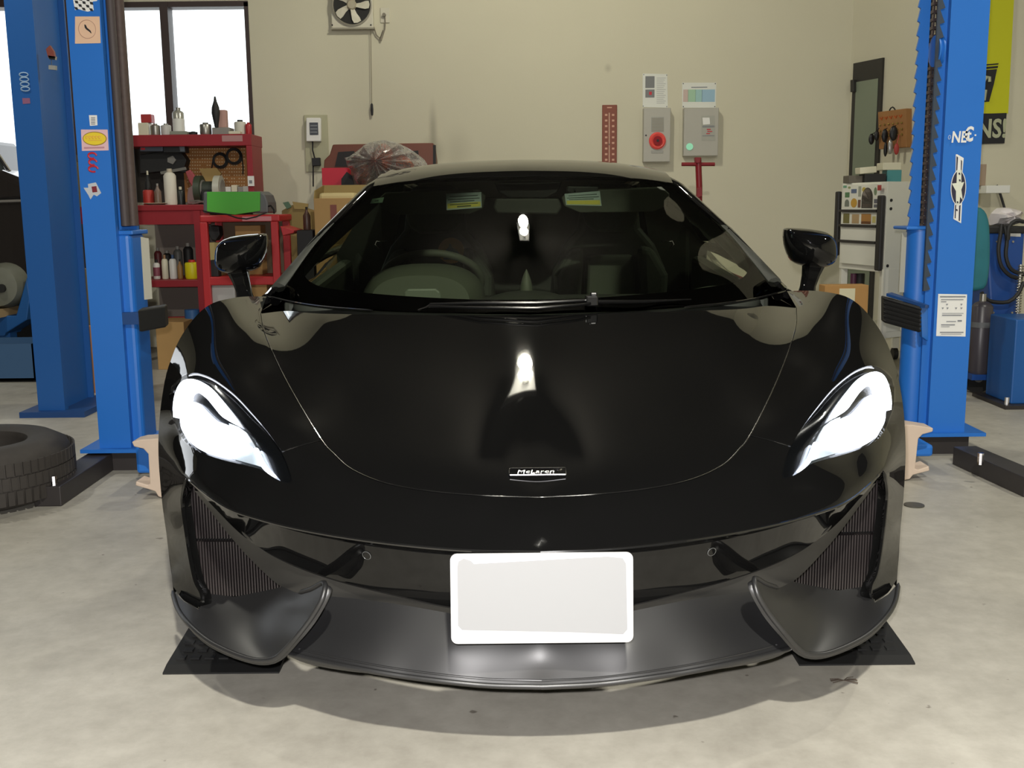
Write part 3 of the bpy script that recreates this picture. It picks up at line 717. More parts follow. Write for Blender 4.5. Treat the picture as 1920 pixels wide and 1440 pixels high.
rmv = MB().prism([P(a, b, 3.95) for a, b in ((930,372),(925,388),(932,400),(1045,402),(1054,388),(1048,372)) ], (0, .025, 0)).build('rear_view_mirror', CABIN, car, bevel=.006)
MB().prism([P(a, b, 4.0) for a, b in ((925,340),(935,362),(955,372),(1025,372),(1045,362),(1055,340))], (0, .04, 0)).build('mirror_mount', RUBBER, rmv, bevel=.006)
et = MB().prism([P(a, b, 3.95) for a, b in ((1064,349),(1062,360),(1080,365),(1112,366),(1122,360),(1122,350))], (0, .03, 0)).build('dash_camera', mat('device_grey', (38, 42, 40), .35), car, bevel=.004)
MB().ball(P(1078, 356, 3.94), .004).build('device_lens', CHROME, et, True)
# head lining and dark inner lining of the front
v, f = grid(lambda s_, t: roof_fn(s_, .02 + t * .85) * 1.0 - Vector((0, 0, .022)), 20, 12); mesh_obj('headliner', v, f, CABIN, car, True)
# ================================================================== THE ROOM
def wall_mat(name, rgb, stain=True):
    m = mat(name, rgb, 0.85); nt = m.node_tree; b = nt.nodes['Principled BSDF']
    tc = nt.nodes.new('ShaderNodeTexCoord'); n1 = nt.nodes.new('ShaderNodeTexNoise'); n1.inputs['Scale'].default_value = 1.3; n1.inputs['Detail'].default_value = 5
    n2 = nt.nodes.new('ShaderNodeTexNoise'); n2.inputs['Scale'].default_value = 90; n2.inputs['Detail'].default_value = 3
    mx = nt.nodes.new('ShaderNodeMix'); mx.data_type = 'RGBA'; c = lin(rgb)
    mx.inputs[6].default_value = tuple(v * .94 for v in c[:3]) + (1,); mx.inputs[7].default_value = tuple(v * 1.05 for v in c[:3]) + (1,)
    nt.links.new(tc.outputs['Object'], n1.inputs['Vector']); nt.links.new(tc.outputs['Object'], n2.inputs['Vector'])
    nt.links.new(n1.outputs['Fac'], mx.inputs[0]); nt.links.new(mx.outputs[2], b.inputs['Base Color'])
    bp = nt.nodes.new('ShaderNodeBump'); bp.inputs['Strength'].default_value = .15; bp.inputs['Distance'].default_value = .003
    nt.links.new(n2.outputs['Fac'], bp.inputs['Height']); nt.links.new(bp.outputs['Normal'], b.inputs['Normal'])
    return m
WALL = wall_mat('painted_wall_cream', (206, 202, 180))
def floor_mat():
    m = mat('concrete_floor', (168, 166, 154), 0.5); nt = m.node_tree; b = nt.nodes['Principled BSDF']
    tc = nt.nodes.new('ShaderNodeTexCoord'); L = nt.links.new
    n1 = nt.nodes.new('ShaderNodeTexNoise'); n1.inputs['Scale'].default_value = 1.6; n1.inputs['Detail'].default_value = 8; n1.inputs['Roughness'].default_value = .6
    n2 = nt.nodes.new('ShaderNodeTexNoise'); n2.inputs['Scale'].default_value = 14; n2.inputs['Detail'].default_value = 8; n2.inputs['Roughness'].default_value = .7
    n3 = nt.nodes.new('ShaderNodeTexNoise'); n3.inputs['Scale'].default_value = 26; n3.inputs['Detail'].default_value = 2
    for n in (n1, n2, n3): L(tc.outputs['Object'], n.inputs['Vector'])
    r1 = nt.nodes.new('ShaderNodeValToRGB'); r1.color_ramp.elements[0].position = .3; r1.color_ramp.elements[1].position = .75
    r1.color_ramp.elements[0].color = lin((156, 152, 142)); r1.color_ramp.elements[1].color = lin((190, 186, 175))
    r2 = nt.nodes.new('ShaderNodeValToRGB'); r2.color_ramp.elements[0].position = .35; r2.color_ramp.elements[0].color = (.80, .79, .78, 1); r2.color_ramp.elements[1].position = .62
    r3 = nt.nodes.new('ShaderNodeValToRGB'); r3.color_ramp.elements[0].position = .22; r3.color_ramp.elements[0].color = (.25, .22, .2, 1); r3.color_ramp.elements[1].position = .27
    L(n1.outputs['Fac'], r1.inputs[0]); L(n2.outputs['Fac'], r2.inputs[0]); L(n3.outputs['Fac'], r3.inputs[0])
    a = nt.nodes.new('ShaderNodeMix'); a.data_type = 'RGBA'; a.blend_type = 'MULTIPLY'; a.inputs[0].default_value = .8
    c = nt.nodes.new('ShaderNodeMix'); c.data_type = 'RGBA'; c.blend_type = 'MULTIPLY'; c.inputs[0].default_value = .7
    L(r1.outputs[0], a.inputs[6]); L(r2.outputs[0], a.inputs[7]); L(a.outputs[2], c.inputs[6]); L(r3.outputs[0], c.inputs[7]); L(c.outputs[2], b.inputs['Base Color'])
    bp = nt.nodes.new('ShaderNodeBump'); bp.inputs['Strength'].default_value = .2; bp.inputs['Distance'].default_value = .002
    L(n2.outputs['Fac'], bp.inputs['Height']); L(bp.outputs['Normal'], b.inputs['Normal'])
    return m
FLOOR = floor_mat()
CEIL = mat('dark_ceiling', (34, 32, 30), .9); DARKWALL = mat('grey_shutter', (80, 80, 76), .8)
FRAME = mat('window_frame_dark_bronze', (58, 44, 42), .5)
def struct(name, mb, m, **k): return tag(mb.build(name, m, **k), kind='structure')
YB = 8.3
struct('floor', MB().box((-9, -4, -.1), (6, 14, 0)), FLOOR)
struct('ceiling', MB().box((-9, -4, 4.0), (6, YB + .2, 4.1)), CEIL)
wx = P(470, 110, YB).x; zt = P(300, 6, YB).z; zs = P(300, 262, YB).z; px_ = P(112, 60, YB).x; pr_ = P(140, 60, YB).x; cx_ = P(1593, 200, YB).x
w = MB(); w.box((wx, YB, 0), (cx_ + .15, YB + .15, 4.0)); w.box((-9, YB, zt), (wx, YB + .15, 4.0)); w.box((pr_, YB, 0), (wx, YB + .15, zs - .15))
WB = WALL.copy(); WB.name = 'painted_wall_cream_smudged'; nt = WB.node_tree; bs = nt.nodes['Principled BSDF']; src = bs.inputs['Base Color'].links[0].from_socket
for (sx_, sy_, rx_, rz_, k_) in ((812, 245, .035, .22, .42), (812, 285, .09, .12, .35), (858, 290, .12, .22, .16), (1140, 128, .03, .035, .28)):
    c0 = P(sx_, sy_, YB); tc = nt.nodes.new('ShaderNodeTexCoord'); s1_ = nt.nodes.new('ShaderNodeVectorMath'); s1_.operation = 'SUBTRACT'; s1_.inputs[1].default_value = (c0.x, 0, c0.z)
    s2_ = nt.nodes.new('ShaderNodeVectorMath'); s2_.operation = 'MULTIPLY'; s2_.inputs[1].default_value = (1 / rx_, 0, 1 / rz_); s3_ = nt.nodes.new('ShaderNodeVectorMath'); s3_.operation = 'LENGTH'
    mr = nt.nodes.new('ShaderNodeMapRange'); mr.interpolation_type = 'SMOOTHSTEP'; mr.inputs[1].default_value = 0; mr.inputs[2].default_value = 1.3; mr.inputs[3].default_value = k_; mr.inputs[4].default_value = 0
    mxs = nt.nodes.new('ShaderNodeMix'); mxs.data_type = 'RGBA'; mxs.inputs[7].default_value = lin((96, 90, 74))
    L_ = nt.links.new; L_(tc.outputs['Object'], s1_.inputs[0]); L_(s1_.outputs[0], s2_.inputs[0]); L_(s2_.outputs[0], s3_.inputs[0]); L_(s3_.outputs['Value'], mr.inputs[0]); L_(mr.outputs[0], mxs.inputs[0]); L_(src, mxs.inputs[6]); src = mxs.outputs[2]
nt.links.new(src, bs.inputs['Base Color'])
struct('wall_back', w, WB)
YR = 7.15; xr = cx_ + .36 * (YB - YR)
struct('wall_right', MB().prism([Vector((cx_, YB, 0)), Vector((xr, YR, 0)), Vector((6, YR, 0)), Vector((6, YB + .15, 0)), Vector((cx_ , YB + .15, 0))], (0, 0, 4.0)), WALL)
struct('wall_far_right', MB().box((5.6, -4, 0), (5.75, YR, 4.0)), WALL)
struct('wall_left', MB().box((-9, -4, 0), (-8.85, YB, 4.0)), DARKWALL)
struct('wall_front', MB().box((-9, -4.1, 0), (6, -4, 4.0)), DARKWALL)
# window over the bench
wf = MB(); wf.box((wx - .03, YB - .01, zs - .15), (wx, YB + .12, zt)); wf.box((pr_, YB - .01, zt - .03), (wx, YB + .12, zt + .01))
mxa, mxb = P(303, 60, YB).x, P(318, 60, YB).x
wf.box((mxa, YB - .02, zs - .15), (mxb, YB + .1, zt)); wf.box((pr_, YB - .01, zs - .16), (wx, YB + .14, zs - .12))
wo = struct('window_1', wf, FRAME)
MB().box((pr_, YB + .05, zs - .15), (wx, YB + .056, zt)).build('window_pane', glass_mat('window_glass', (.96, .98, .98)), wo)
# brown door jamb and roller-door opening at the far left
tag(MB().box((px_, YB - .05, 0), (pr_, YB + .15, zt + .4)).build('trim_1', mat('brown_jamb', (92, 66, 44), .6, noise=.15, nscale=6), None, bevel=.004), kind='structure')
tag(MB().box((pr_ - .0, YB - .06, 0.9), (pr_ + .02, YB - .02, zt)).build('trim_2', mat('pale_jamb_edge', (214, 205, 205), .5), None), kind='structure')
do = struct('door_2', MB().box((-8.6, YB - .02, zt - .02), (px_, YB + .14, zt + .05)).box((-8.7, YB - .02, 0), (-8.6, YB + .14, zt)), FRAME)
# bodies of the added fill lamps, unseen overhead
LAMPB = mat('lamp_body_white', (220, 220, 215), .5)
TUBE = emit_mat('fill_lamp_glow', (255, 250, 225), 6.0)
for x, y, lb in ((-3.2, 4.6, 'added round white fill lamp over the left bay'), (3.0, 3.6, 'added round white fill lamp over the right bay'), (.25, -1.0, 'added round white fill lamp above the camera side of the bay')):
    r = thing('fill_lamp', lb, 'ceiling lamp', (x, y, 4.0), 'added round fill lamps')
    MB().cyl((x, y, 3.72), (x, y, 4.0), .12, 24).build('lamp_housing', LAMPB, r, True, bevel=.01)
    MB().cyl((x, y, 3.712), (x, y, 3.72), .09, 24).build('lamp_disc', TUBE, r)
# two round bay lamps above the car
BULB = emit_mat('bay_bulb', (255, 249, 228), 330.0)
x, y, z = 0.02, 6.24, 3.55
r = thing('bay_lamp', 'twin-bulb pendant bay lamp hanging over the rear of the black car', 'ceiling lamp', (x, y, 4.0))
MB().box((x - .10, y - .24, z + .14), (x + .10, y + .24, z + .22)).build('lamp_housing', mat('lamp_shade_grey', (70, 70, 70), .5), r, bevel=.01)
for s in (-.095, .095):
    MB().ball((x, y + s, z), .07, 20, 12).build('bulb', BULB, r, True)
    MB().cyl((x, y + s, z + .05), (x, y + s, z + .15), .03, 12).build('bulb_socket', LAMPB, r)
MB().cyl((x, y, z + .2), (x, y, 4.0), .012, 8).build('lamp_rod', LAMPB, r)

# ================================================================== LIFTS
BLUE = mat('lift_blue_paint', (38, 112, 200), 0.42, noise=.05, nscale=3)
BLUED = mat('lift_blue_dark', (24, 66, 122), 0.5)
BLUEF = mat('far_lift_blue', (30, 90, 160), 0.45)
CHAIN = mat('greasy_chain_brown', (78, 64, 58), .6, noise=.3, nscale=60)
HOSE = mat('grey_brown_cover', (70, 62, 62), .6)
STEEL = mat('black_steel_rail', (46, 42, 42), .5, noise=.2, nscale=12)
PAD = mat('black_rubber_pad', (34, 34, 33), .6)
BONE = mat('pale_pinkish_paint', (205, 186, 168), .55, noise=.06)
WHITE = mat('sticker_white', (232, 232, 228), .5); INK = mat('print_black', (30, 30, 34), .6); GREYP = mat('print_grey', (130, 134, 140), .6)
REDP = mat('print_red', (196, 44, 56), .5); YEL = mat('print_yellow', (232, 206, 50), .5); PINK = mat('sticker_pink', (224, 186, 190), .5)
DX = Vector((1, 0, 0)); DZ = Vector((0, 0, 1))
def on(px, py, y, e=.003): q = P(px, py, y); return Vector((q.x, y - e, q.z))
def card(name, pxs, y, m, parent, e=.0015, t=.001):
    return MB().prism([on(a, b, y, e) for a, b in pxs], (0, t, 0)).build(name, m, parent)
# ---- left post of the lift
YL = 4.28
L0, L1 = P(188, 850, YL).x, P(247, 850, YL).x
lift_l = thing('lift_post', 'bright blue two-post lift column covered in stickers, left of the black car', 'car lift', ((L0 + L1) / 2, YL + .12, 0))
H = 3.2
cb = MB(); cb.box((L0, YL, .10), (L1, YL + .012, H)); cb.box((L0, YL + .0125, .10), (L0 + .012, YL + .257, H)); cb.box((L0, YL + .258, .10), (L1, YL + .27, H))
cb.box((L1 - .012, YL + .0125, .10), (L1, YL + .03, H)).box((L1 - .012, YL + .24, .10), (L1, YL + .2575, H))
cb.build('column', BLUE, lift_l)
xt_ = P(226, 300, YL + .04).x
MB().tube([(xt_, YL + .045, 1.0), (xt_, YL + .045, H)], .017, 12).build('chain_guard_tube', HOSE, lift_l, True)
xt_ = P(242, 300, YL + .11).x
MB().tube([(xt_, YL + .11, 1.0), (xt_, YL + .11, H)], .021, 12).build('chain_guard_tube', CHAIN, lift_l, True)
zc = P(262, 437, YL + .1).z
cr = MB().box((L1 - .06, YL + .03, .06), (L1 + .045, YL + .20, zc)).build('carriage', BLUE, lift_l, bevel=.02, seg=3)
MB().box((L1 - .07, YL + .03, zc - .005), (L1 + .055, YL + .215, zc + .012)).build('carriage_cap', BLUE, cr, bevel=.004)
MB().prism([on(264, 444, YL + .03), on(279, 447, YL + .03), on(286, 560, YL + .03), on(271, 562, YL + .03)], (0, .004, 0)).build('carriage_label', mat('aged_label', (176, 174, 158), .6), cr)
pb = MB(); a0 = P(255, 582, YL - .12); a1 = P(302, 566, YL + .02); a2 = P(255, 624, YL - .12)
pb.prism([Vector((a0.x, YL - .10, a2.z)), Vector((a0.x, YL - .10, a0.z)), Vector((a1.x, YL + .06, a0.z)), Vector((a1.x, YL + .06, a2.z))], (-.02, .10, 0))
padl_ = pb.build('door_guard_pad', PAD, cr, bevel=.006)
MB().box((L1 + .0, YL + .0, a2.z + .02), (L1 + .09, YL + .05, a0.z - .02)).build('pad_bracket', BLUED, cr)
bp_l = MB().box((L0 - .07, YL - .03, .085), (L1 + .09, YL + .34, .10)).build('base_plate', BLUE, lift_l)
fr = MB(); fr.box((L0 - .05, YL + .02, 0), (L1 + .08, YL + .10, .085)).box((L0 - .05, YL + .2, 0), (L1 + .08, YL + .28, .085)); fr.build('base_frame', STEEL, lift_l)
def beam(a, b, w, h, name, m, par, bevel=.004):
    a = Vector(a); b = Vector(b); d = (b - a).normalized(); n = Vector((-d.y, d.x, 0)) * w / 2
    return MB().hexa([a - n, b - n, b + n, a + n] + [q + Vector((0, 0, h)) for q in (a - n, b - n, b + n, a + n)]).build(name, m, par, bevel=bevel)
e0 = PZ(90, 950, 0.0); e1 = PZ(178, 884, 0.0)
beam((e0.x, e0.y, 0), (e1.x + .02, e1.y + .1, 0), .10, .075, 'floor_rail', STEEL, lift_l)
MB().cyl((e0.x + .02, e0.y + .02, .07), (e0.x + .02, e0.y + .02, .11), .012, 8).build('anchor_bolt', CHROME, lift_l, True)
# stickers on the left post
s1 = card('tan_emblem_sticker', [(141,31),(187,31),(189,81),(141,82)], YL, mat('sticker_tan', (226, 190, 160), .5), lift_l)
c = on(164, 55, YL, .003); rg = [c + DX * math.cos(a) * .033 + DZ * math.sin(a) * .034 for a in [k * math.pi / 16 for k in range(32)]]
MB().tube(rg, .0011, 4, closed=True).build('sticker_ring', mat('tan_dark', (178, 140, 125), .6), s1)
MB().prism([c + DX * a + DZ * b for a, b in ((-.010,.018),(-.004,.016),(.0,.006),(.013,-.006),(.016,-.016),(.012,-.014),(.006,-.008),(-.004,-.001),(-.009,.006))], (0, .0005, 0)).build('sticker_animal_mark', INK, s1)
s1 = card('checkered_flag_sticker', [(136,-6),(184,-6),(182,2),(174,3),(176,19),(165,22),(156,20),(147,17),(141,19)], YL, WHITE, lift_l)
k = MB()
for i in range(5):
    for j in range(4):
        if (i + j) % 2: 
            q = [(141 + i * 7 - j * .5, -5 + j * 6 + i * .6), (147 + i * 7 - j * .5, -4 + j * 6 + i * .6), (147.5 + i * 7, 1 + j * 6 + i * .6), (142 + i * 7, j * 6 + i * .6)]
            k.prism([on(a, b, YL, .003) for a, b in q], (0, .0005, 0))
k.build('flag_checks', INK, s1)
s1 = card('small_white_label', [(167,216),(182,216),(183,235),(169,236)], YL, WHITE, lift_l)
k = MB()
for i in range(5): k.prism([on(a, b, YL, .003) for a, b in ((171,220 + i*3),(179,220 + i*3),(179,221.5 + i*3),(171,221.5 + i*3))], (0, .0005, 0))
k.build('label_lines', GREYP, s1)
s1 = card('pink_yellow_sticker', [(152,243),(202,243),(204,282),(154,283)], YL, PINK, lift_l)
c = on(178, 260, YL, .003)
MB().prism([c + DX * math.cos(a) * .047 + DZ * math.sin(a) * .0265 for a in [k * math.pi / 20 for k in range(40)]], (0, .0006, 0)).build('oval_rim', mat('oval_brown', (150, 120, 40), .6), s1)
MB().prism([c + Vector((0, -.0007, 0)) + DX * math.cos(a) * .044 + DZ * math.sin(a) * .0235 for a in [k * math.pi / 20 for k in range(40)]], (0, .0006, 0)).build('oval_yellow', YEL, s1)
k = MB()
for i in range(5): k.tube([c + Vector((-.03 + i * .0125 + math.cos(a) * .0045, -.0015, .005 + math.sin(a) * .005)) for a in [j * math.pi / 5 for j in range(9)]], .0012, 4)
k.tube([c + Vector((-.025, -.0015, -.006)), c + Vector((.028, -.0015, -.007))], .001, 4)
k.build('worn_oval_print', mat('print_orange', (226, 160, 90), .5), s1)
MB().prism([on(a, b, YL, .003) for a, b in ((158,276),(196,275),(196,278),(158,279))], (0, .0005, 0)).build('sticker_line', mat('pink_dark', (190, 140, 150), .6), s1)
# worn red curl sticker
k = MB(); c = on(175, 309, YL, .003)
for dz, r_ in ((.035, .016), (.010, .015), (-.016, .018)):
    k.tube([c + DZ * dz + DX * math.cos(a) * r_ + DZ * math.sin(a) * .011 for a in [i * math.pi / 8 for i in range(14)]], .0038, 5)
k.build('worn_red_sticker', REDP, lift_l)
s1 = card('torn_white_sticker', [(165,345),(180,342),(185,352),(190,362),(182,368),(176,365),(170,374),(166,366),(157,352),(166,352)], YL, mat('torn_grey', (190, 195, 200), .6), lift_l)
card('torn_red_patch', [(172,350),(181,349),(183,360),(174,361)], YL, mat('print_maroon', (120, 30, 44), .6), s1, e=.003)
# ---- right post
YR2 = 4.42
R0, R1 = P(1738, 840, YR2).x, P(1806, 840, YR2).x
lift_r = thing('lift_post', 'bright blue two-post lift column with NEC lettering and star decal, right of the black car', 'car lift', ((R0 + R1) / 2, YR2 + .12, 0))
cb = MB(); cb.box((R0, YR2, .10), (R1, YR2 + .012, H)); cb.box((R1 - .012, YR2 + .0125, .10), (R1, YR2 + .2575, H)); cb.box((R0 + .055, YR2 + .258, .10), (R1, YR2 + .27, H))
cb.box((R0 - .032, YR2 + .028, .10), (R0, YR2 + .04, H)); cb.box((R0, YR2 + .0125, .10), (R0 + .012, YR2 + .04, H))
cb.build('column', BLUE, lift_r)
# toothed locking racks
def rack(x, y, z0, z1, d, pitch, m, nm, par, w=.03, t=.012, th=.022):
    k = MB(); z = z0; pts = [(x, z0)]
    while z < z1 - 1e-6:
        pts += [(x + d * .004, z + pitch * .02), (x + d * th, z + pitch * .12), (x + d * .003, z + pitch * .95)]; z += pitch
    pts.append((x, z1)); back = x - d * w
    for i in range(len(pts) - 1):
        (xa, za), (xb, zb) = pts[i], pts[i + 1]
        if abs(zb - za) < 1e-5: continue
        k.hexa([Vector((back, y, za)), Vector((xa, y, za)), Vector((xa, y + t, za)), Vector((back, y + t, za)), Vector((back, y, zb)), Vector((xb, y, zb)), Vector((xb, y + t, zb)), Vector((back, y + t, zb))])
    return k.build(nm, m, par)
xa = P(1722, 200, YR2 + .24).x; zl = P(1715, 432, YR2 + .22).z
rack(P(1719, 200, YR2 + .10).x, YR2 + .10, zl, H, -1, .056, BLUE, 'locking_rack', lift_r, .036, .012, .013)
rack(R0 - .040, YR2 + .012, P(1750, 545, YR2 + .03).z, H, 1, .056, mat('rack_edge_brown', (50, 62, 76), .6), 'locking_rack', lift_r, .006, .012)
ch = MB(); x_ = P(1744, 230, YR2 + .14).x; zz = zl
while zz < H:
    ch.box((x_ - .013, YR2 + .13, zz), (x_ - .006, YR2 + .15, zz + .026)); ch.box((x_ + .004, YR2 + .13, zz), (x_ + .011, YR2 + .15, zz + .026))
    ch.box((x_ - .017, YR2 + .125, zz + .018), (x_ + .016, YR2 + .155, zz + .030)); zz += .032
ch.build('lifting_chain', CHAIN, lift_r)
MB().box((x_ + .02, YR2 + .06, zl), (x_ + .024, YR2 + .2, 1.75)).build('chain_guide', BLUED, lift_r)
MB().box((xa + .012, YR2 + .20, zl), (R0 + .01, YR2 + .215, H)).build('inner_back', mat('lift_inner_dark', (30, 34, 40), .6), lift_r)
pc_ = P(1757, 96, YR2 + .06)
MB().lathe([(.045, -.012), (.062, -.012), (.062, -.006), (.056, 0), (.062, .006), (.062, .012), (.045, .012)], pc_, 28, 'X').build('pulley_wheel', BLUE, lift_r, True)
# flanged round carriage
zt_ = P(1716, 430, YR2 + .1).z; xc = (P(1697, 560, YR2 + .1).x + P(1742, 560, YR2 + .1).x) / 2
cr = MB().cyl((xc - .002, YR2 + .10, .09), (xc - .002, YR2 + .10, zt_), .055, 32).build('carriage', BLUE, lift_r, True)
MB().prism([Vector((xc - .085, YR2 + .03, zt_)), Vector((xc + .07, YR2 + .03, zt_)), Vector((xc + .07, YR2 + .19, zt_)), Vector((xc - .085, YR2 + .19, zt_))], (0, 0, .014)).build('carriage_cap', BLUE, cr, bevel=.005)
MB().box((xc - .078, YR2 + .10, P(1700, 552, YR2).z), (xc - .05, YR2 + .112, P(1700, 436, YR2 + .05).z)).build('carriage_label', mat('aged_label', (176, 174, 158), .6), cr)
# ribbed guard pad
A = [(1657,556),(1727,576),(1726,624),(1657,605)]; yy = [YR2 + .04, YR2 - .10]
q0, q1, q2, q3 = P(*A[0], yy[0]), P(*A[1], yy[1]), P(*A[2], yy[1]), P(*A[3], yy[0])
pd = MB().prism([q0, q1, q2, q3], (.012, .07, 0)).build('door_guard_pad', PAD, cr, bevel=.006)
k = MB()
for i in range(6):
    t = (i + .5) / 6; a_ = q0.lerp(q3, t); b_ = q1.lerp(q2, t); k.tube([a_ + Vector((0, -.001, 0)), b_ + Vector((0, -.001, 0))], .0045, 6)
k.build('pad_ribs', RUBBER, pd)
MB().prism([P(1727,574,YR2 - .05), P(1740,572,YR2 - .01), P(1740,640,YR2 - .01), P(1729,632,YR2 - .05)], (0, .03, 0)).build('pad_bracket', BLUE, cr, bevel=.003)
MB().prism([P(1662,550,YR2 + .03), P(1735,572,YR2 - .09), P(1742,572,YR2 + .0), P(1672,548,YR2 + .09)], (0, 0, -.012)).build('pad_arm', BLUED, cr)
MB().box((R0 - .14, YR2 - .03, .085), (R1 + .08, YR2 + .34, .10)).build('base_plate', BLUE, lift_r)
fr = MB(); fr.box((R0 - .09, YR2 + .02, 0), (R1 + .03, YR2 + .10, .085)).box((R0 - .09, YR2 + .2, 0), (R1 + .05, YR2 + .28, .085)); fr.build('base_frame', STEEL, lift_r)
e0 = PZ(1905, 925, 0); e1 = PZ(1820, 872, 0)
beam((e1.x - .02, e1.y + .02, 0), (e0.x + .05, e0.y - .05, 0), .10, .075, 'floor_rail', STEEL, lift_r)
q = PZ(1838, 866, .08); MB().cyl((q.x, q.y, .07), (q.x, q.y, .115), .012, 8).build('anchor_bolt', CHROME, lift_r, True)
# decals right post
text_obj('column_lettering', 'NE', .062, on(1797, 258, YR2, .004), DX, DZ, WHITE, lift_r, bold=True, shear=.1, sx=.78)
text_obj('column_letter_sticker', 'C', .082, on(1816, 253, YR2, .004), DX, DZ, WHITE, lift_r, bold=True, shear=.05, sx=.62)
text_obj('column_letter_mark', 't', .062, on(1816, 254, YR2, .006), DX, DZ, WHITE, lift_r, bold=True, sx=.8)
text_obj('column_ring_mark', '0', .026, on(1779, 258, YR2, .004), DX, DZ, mat('print_pale_blue', (170, 190, 220), .5), lift_r, shear=.1)
MB().prism([on(1827,252,YR2,.002), on(1830,252,YR2,.002), on(1830,255,YR2,.002), on(1827,255,YR2,.002)], (0, .001, 0)).build('column_dot', WHITE, lift_r)
NAVY = mat('decal_navy', (46, 44, 64), .5); DCR = mat('decal_cream', (222, 226, 208), .5)
def dp(pts, e): return [on(a, b, YR2, e) for a, b in pts]
def dpx(x, y): return (1750 + x / 7.2, 230 + y / 7.2)
ov = [(335 + 104 * math.cos(a), 878 + 236 * math.sin(a)) for a in [k * math.pi / 20 for k in range(40)]]
ov = [(x - (y - 878) * .03, y) for x, y in ov]
sd = MB().prism(dp([dpx(x, y) for x, y in ((300,430),(318,426),(408,478),(385,720),(345,720),(385,1100),(372,1358),(268,1300),(285,1080),(298,650))], .002), (0, .001, 0)).build('star_decal', WHITE, lift_r)
MB().prism(dp([dpx(x, y) for x, y in ov], .0026), (0, .001, 0)).build('decal_oval_rim', WHITE, sd)
MB().prism(dp([dpx(335 + (x - 335) * .90, 878 + (y - 878) * .95) for x, y in ov], .0034), (0, .001, 0)).build('decal_dark_oval', NAVY, sd)
MB().prism(dp([dpx(x, y) for x, y in ((315,640),(372,640),(372,810),(412,800),(372,905),(392,1046),(355,1000),(345,1110),(300,1110),(300,925),(245,822),(308,815))], .0042), (0, .001, 0)).build('decal_star', DCR, sd)
MB().prism(dp([dpx(x, y) for x, y in ((310,450),(330,470),(320,640),(305,650))], .0030), (0, .0005, 0)).build('decal_dark_edge', NAVY, sd)
MB().prism(dp([dpx(x, y) for x, y in ((370,500),(385,520),(378,700),(368,680))], .0030), (0, .0005, 0)).build('decal_dark_edge', NAVY, sd)
MB().prism(dp([dpx(x, y) for x, y in ((290,1110),(305,1115),(298,1290),(285,1290))], .0030), (0, .0005, 0)).build('decal_dark_edge', NAVY, sd)
MB().prism(dp([dpx(x, y) for x, y in ((345,1120),(365,1110),(355,1330),(338,1320))], .0030), (0, .0005, 0)).build('decal_dark_edge', NAVY, sd)
k = MB()
for x, y in ((345,690),(350,780),(320,1075),(310,1180)): k.prism(dp([dpx(x - 14, y - 10), dpx(x + 6, y - 16), dpx(x + 14, y + 12), dpx(x - 4, y + 14)], .0054), (0, .0005, 0))
k.build('decal_scuffs', NAVY, sd)
sh_ = card('notice_sheet', [(1759,551),(1813,552),(1810,631),(1755,630)], YR2, WHITE, lift_r)
k = MB()
for (x0, y0, x1, y1) in ((1762,555,1810,557.5),(1764,561,1806,562.5),(1764,565,1774,566.5),(1766,587,1806,588),(1766,590,1803,592),(1774,602,1792,603.5),(1795,600,1803,603),(1764,608,1790,610),(1764,612,1780,613),(1762,622,1806,624),(1764,626,1802,627)):
    k.prism([on(x0,y0,YR2,.003), on(x1,y0,YR2,.003), on(x1,y1,YR2,.003), on(x0,y1,YR2,.003)], (0, .0005, 0))
for x0, y0 in ((1775,571),(1802,571),(1767,578),(1776,578),(1792,578),(1802,578)):
    k.prism([on(x0-2,y0-1.5,YR2,.003), on(x0+2.5,y0-1.5,YR2,.003), on(x0,y0+2,YR2,.003)], (0, .0005, 0))
k.build('notice_print', GREYP, sh_)
# ---- pale brackets standing on the floor beside the lift arms
def bracket(s, y, label):
    if s < 0: X = lambda px, py: P(px, py, y)
    else: X = lambda px, py: P(px, py, y)
    r = None
    if s < 0:
        out = [(246,819),(250,828),(268,832),(277,842),(280,898),(276,900),(254,893),(253,901),(290,912),(296,922),(306,925),(306,812),(262,815)]
    else:
        out = [(1750,806),(1749,813),(1730,818),(1722,826),(1716,882),(1722,884),(1742,877),(1743,886),(1712,894),(1706,902),(1690,905),(1690,800),(1712,800)]
    o = MB().prism([X(a, b) for a, b in out], (0, .09, 0)).build('floor_bracket', BONE, None, bevel=.004)
    return solo(o, label, 'bracket', 'pale lift brackets')
bk = bracket(-1, 3.86, 'pale pinkish steel bracket beside the left lift post, half hidden by the car')
bk2 = bracket(1, 4.0, 'pale pinkish steel bracket beside the right lift post, half hidden by the car')
for o_, x0, x1, y in ((bk, 250, 300, 3.86), (bk2, 1700, 1746, 4.0)):
    pz = min(v.co.z for v in o_.data.vertices)
    for v in o_.data.vertices: v.co.z += -pz if abs(pz) < .15 else 0
for nm, px0, px1, y, lb in (('lift_arm', 252, 300, 4.0, 'blue swing arm end of the lift, behind the left pale bracket'), ('lift_arm', 1700, 1748, 4.14, 'blue swing arm end of the lift, behind the right pale bracket')):
    a, b = P(px0, 835, y), P(px1, 890, y); s_ = -1 if px0 < 900 else 1
    x0, x1 = a.x, b.x
    o = MB().box((x0, y, .06), (x1, y + .25, a.z)).build('lift_arm', BLUE, lift_l if s_ < 0 else lift_r, bevel=.012)
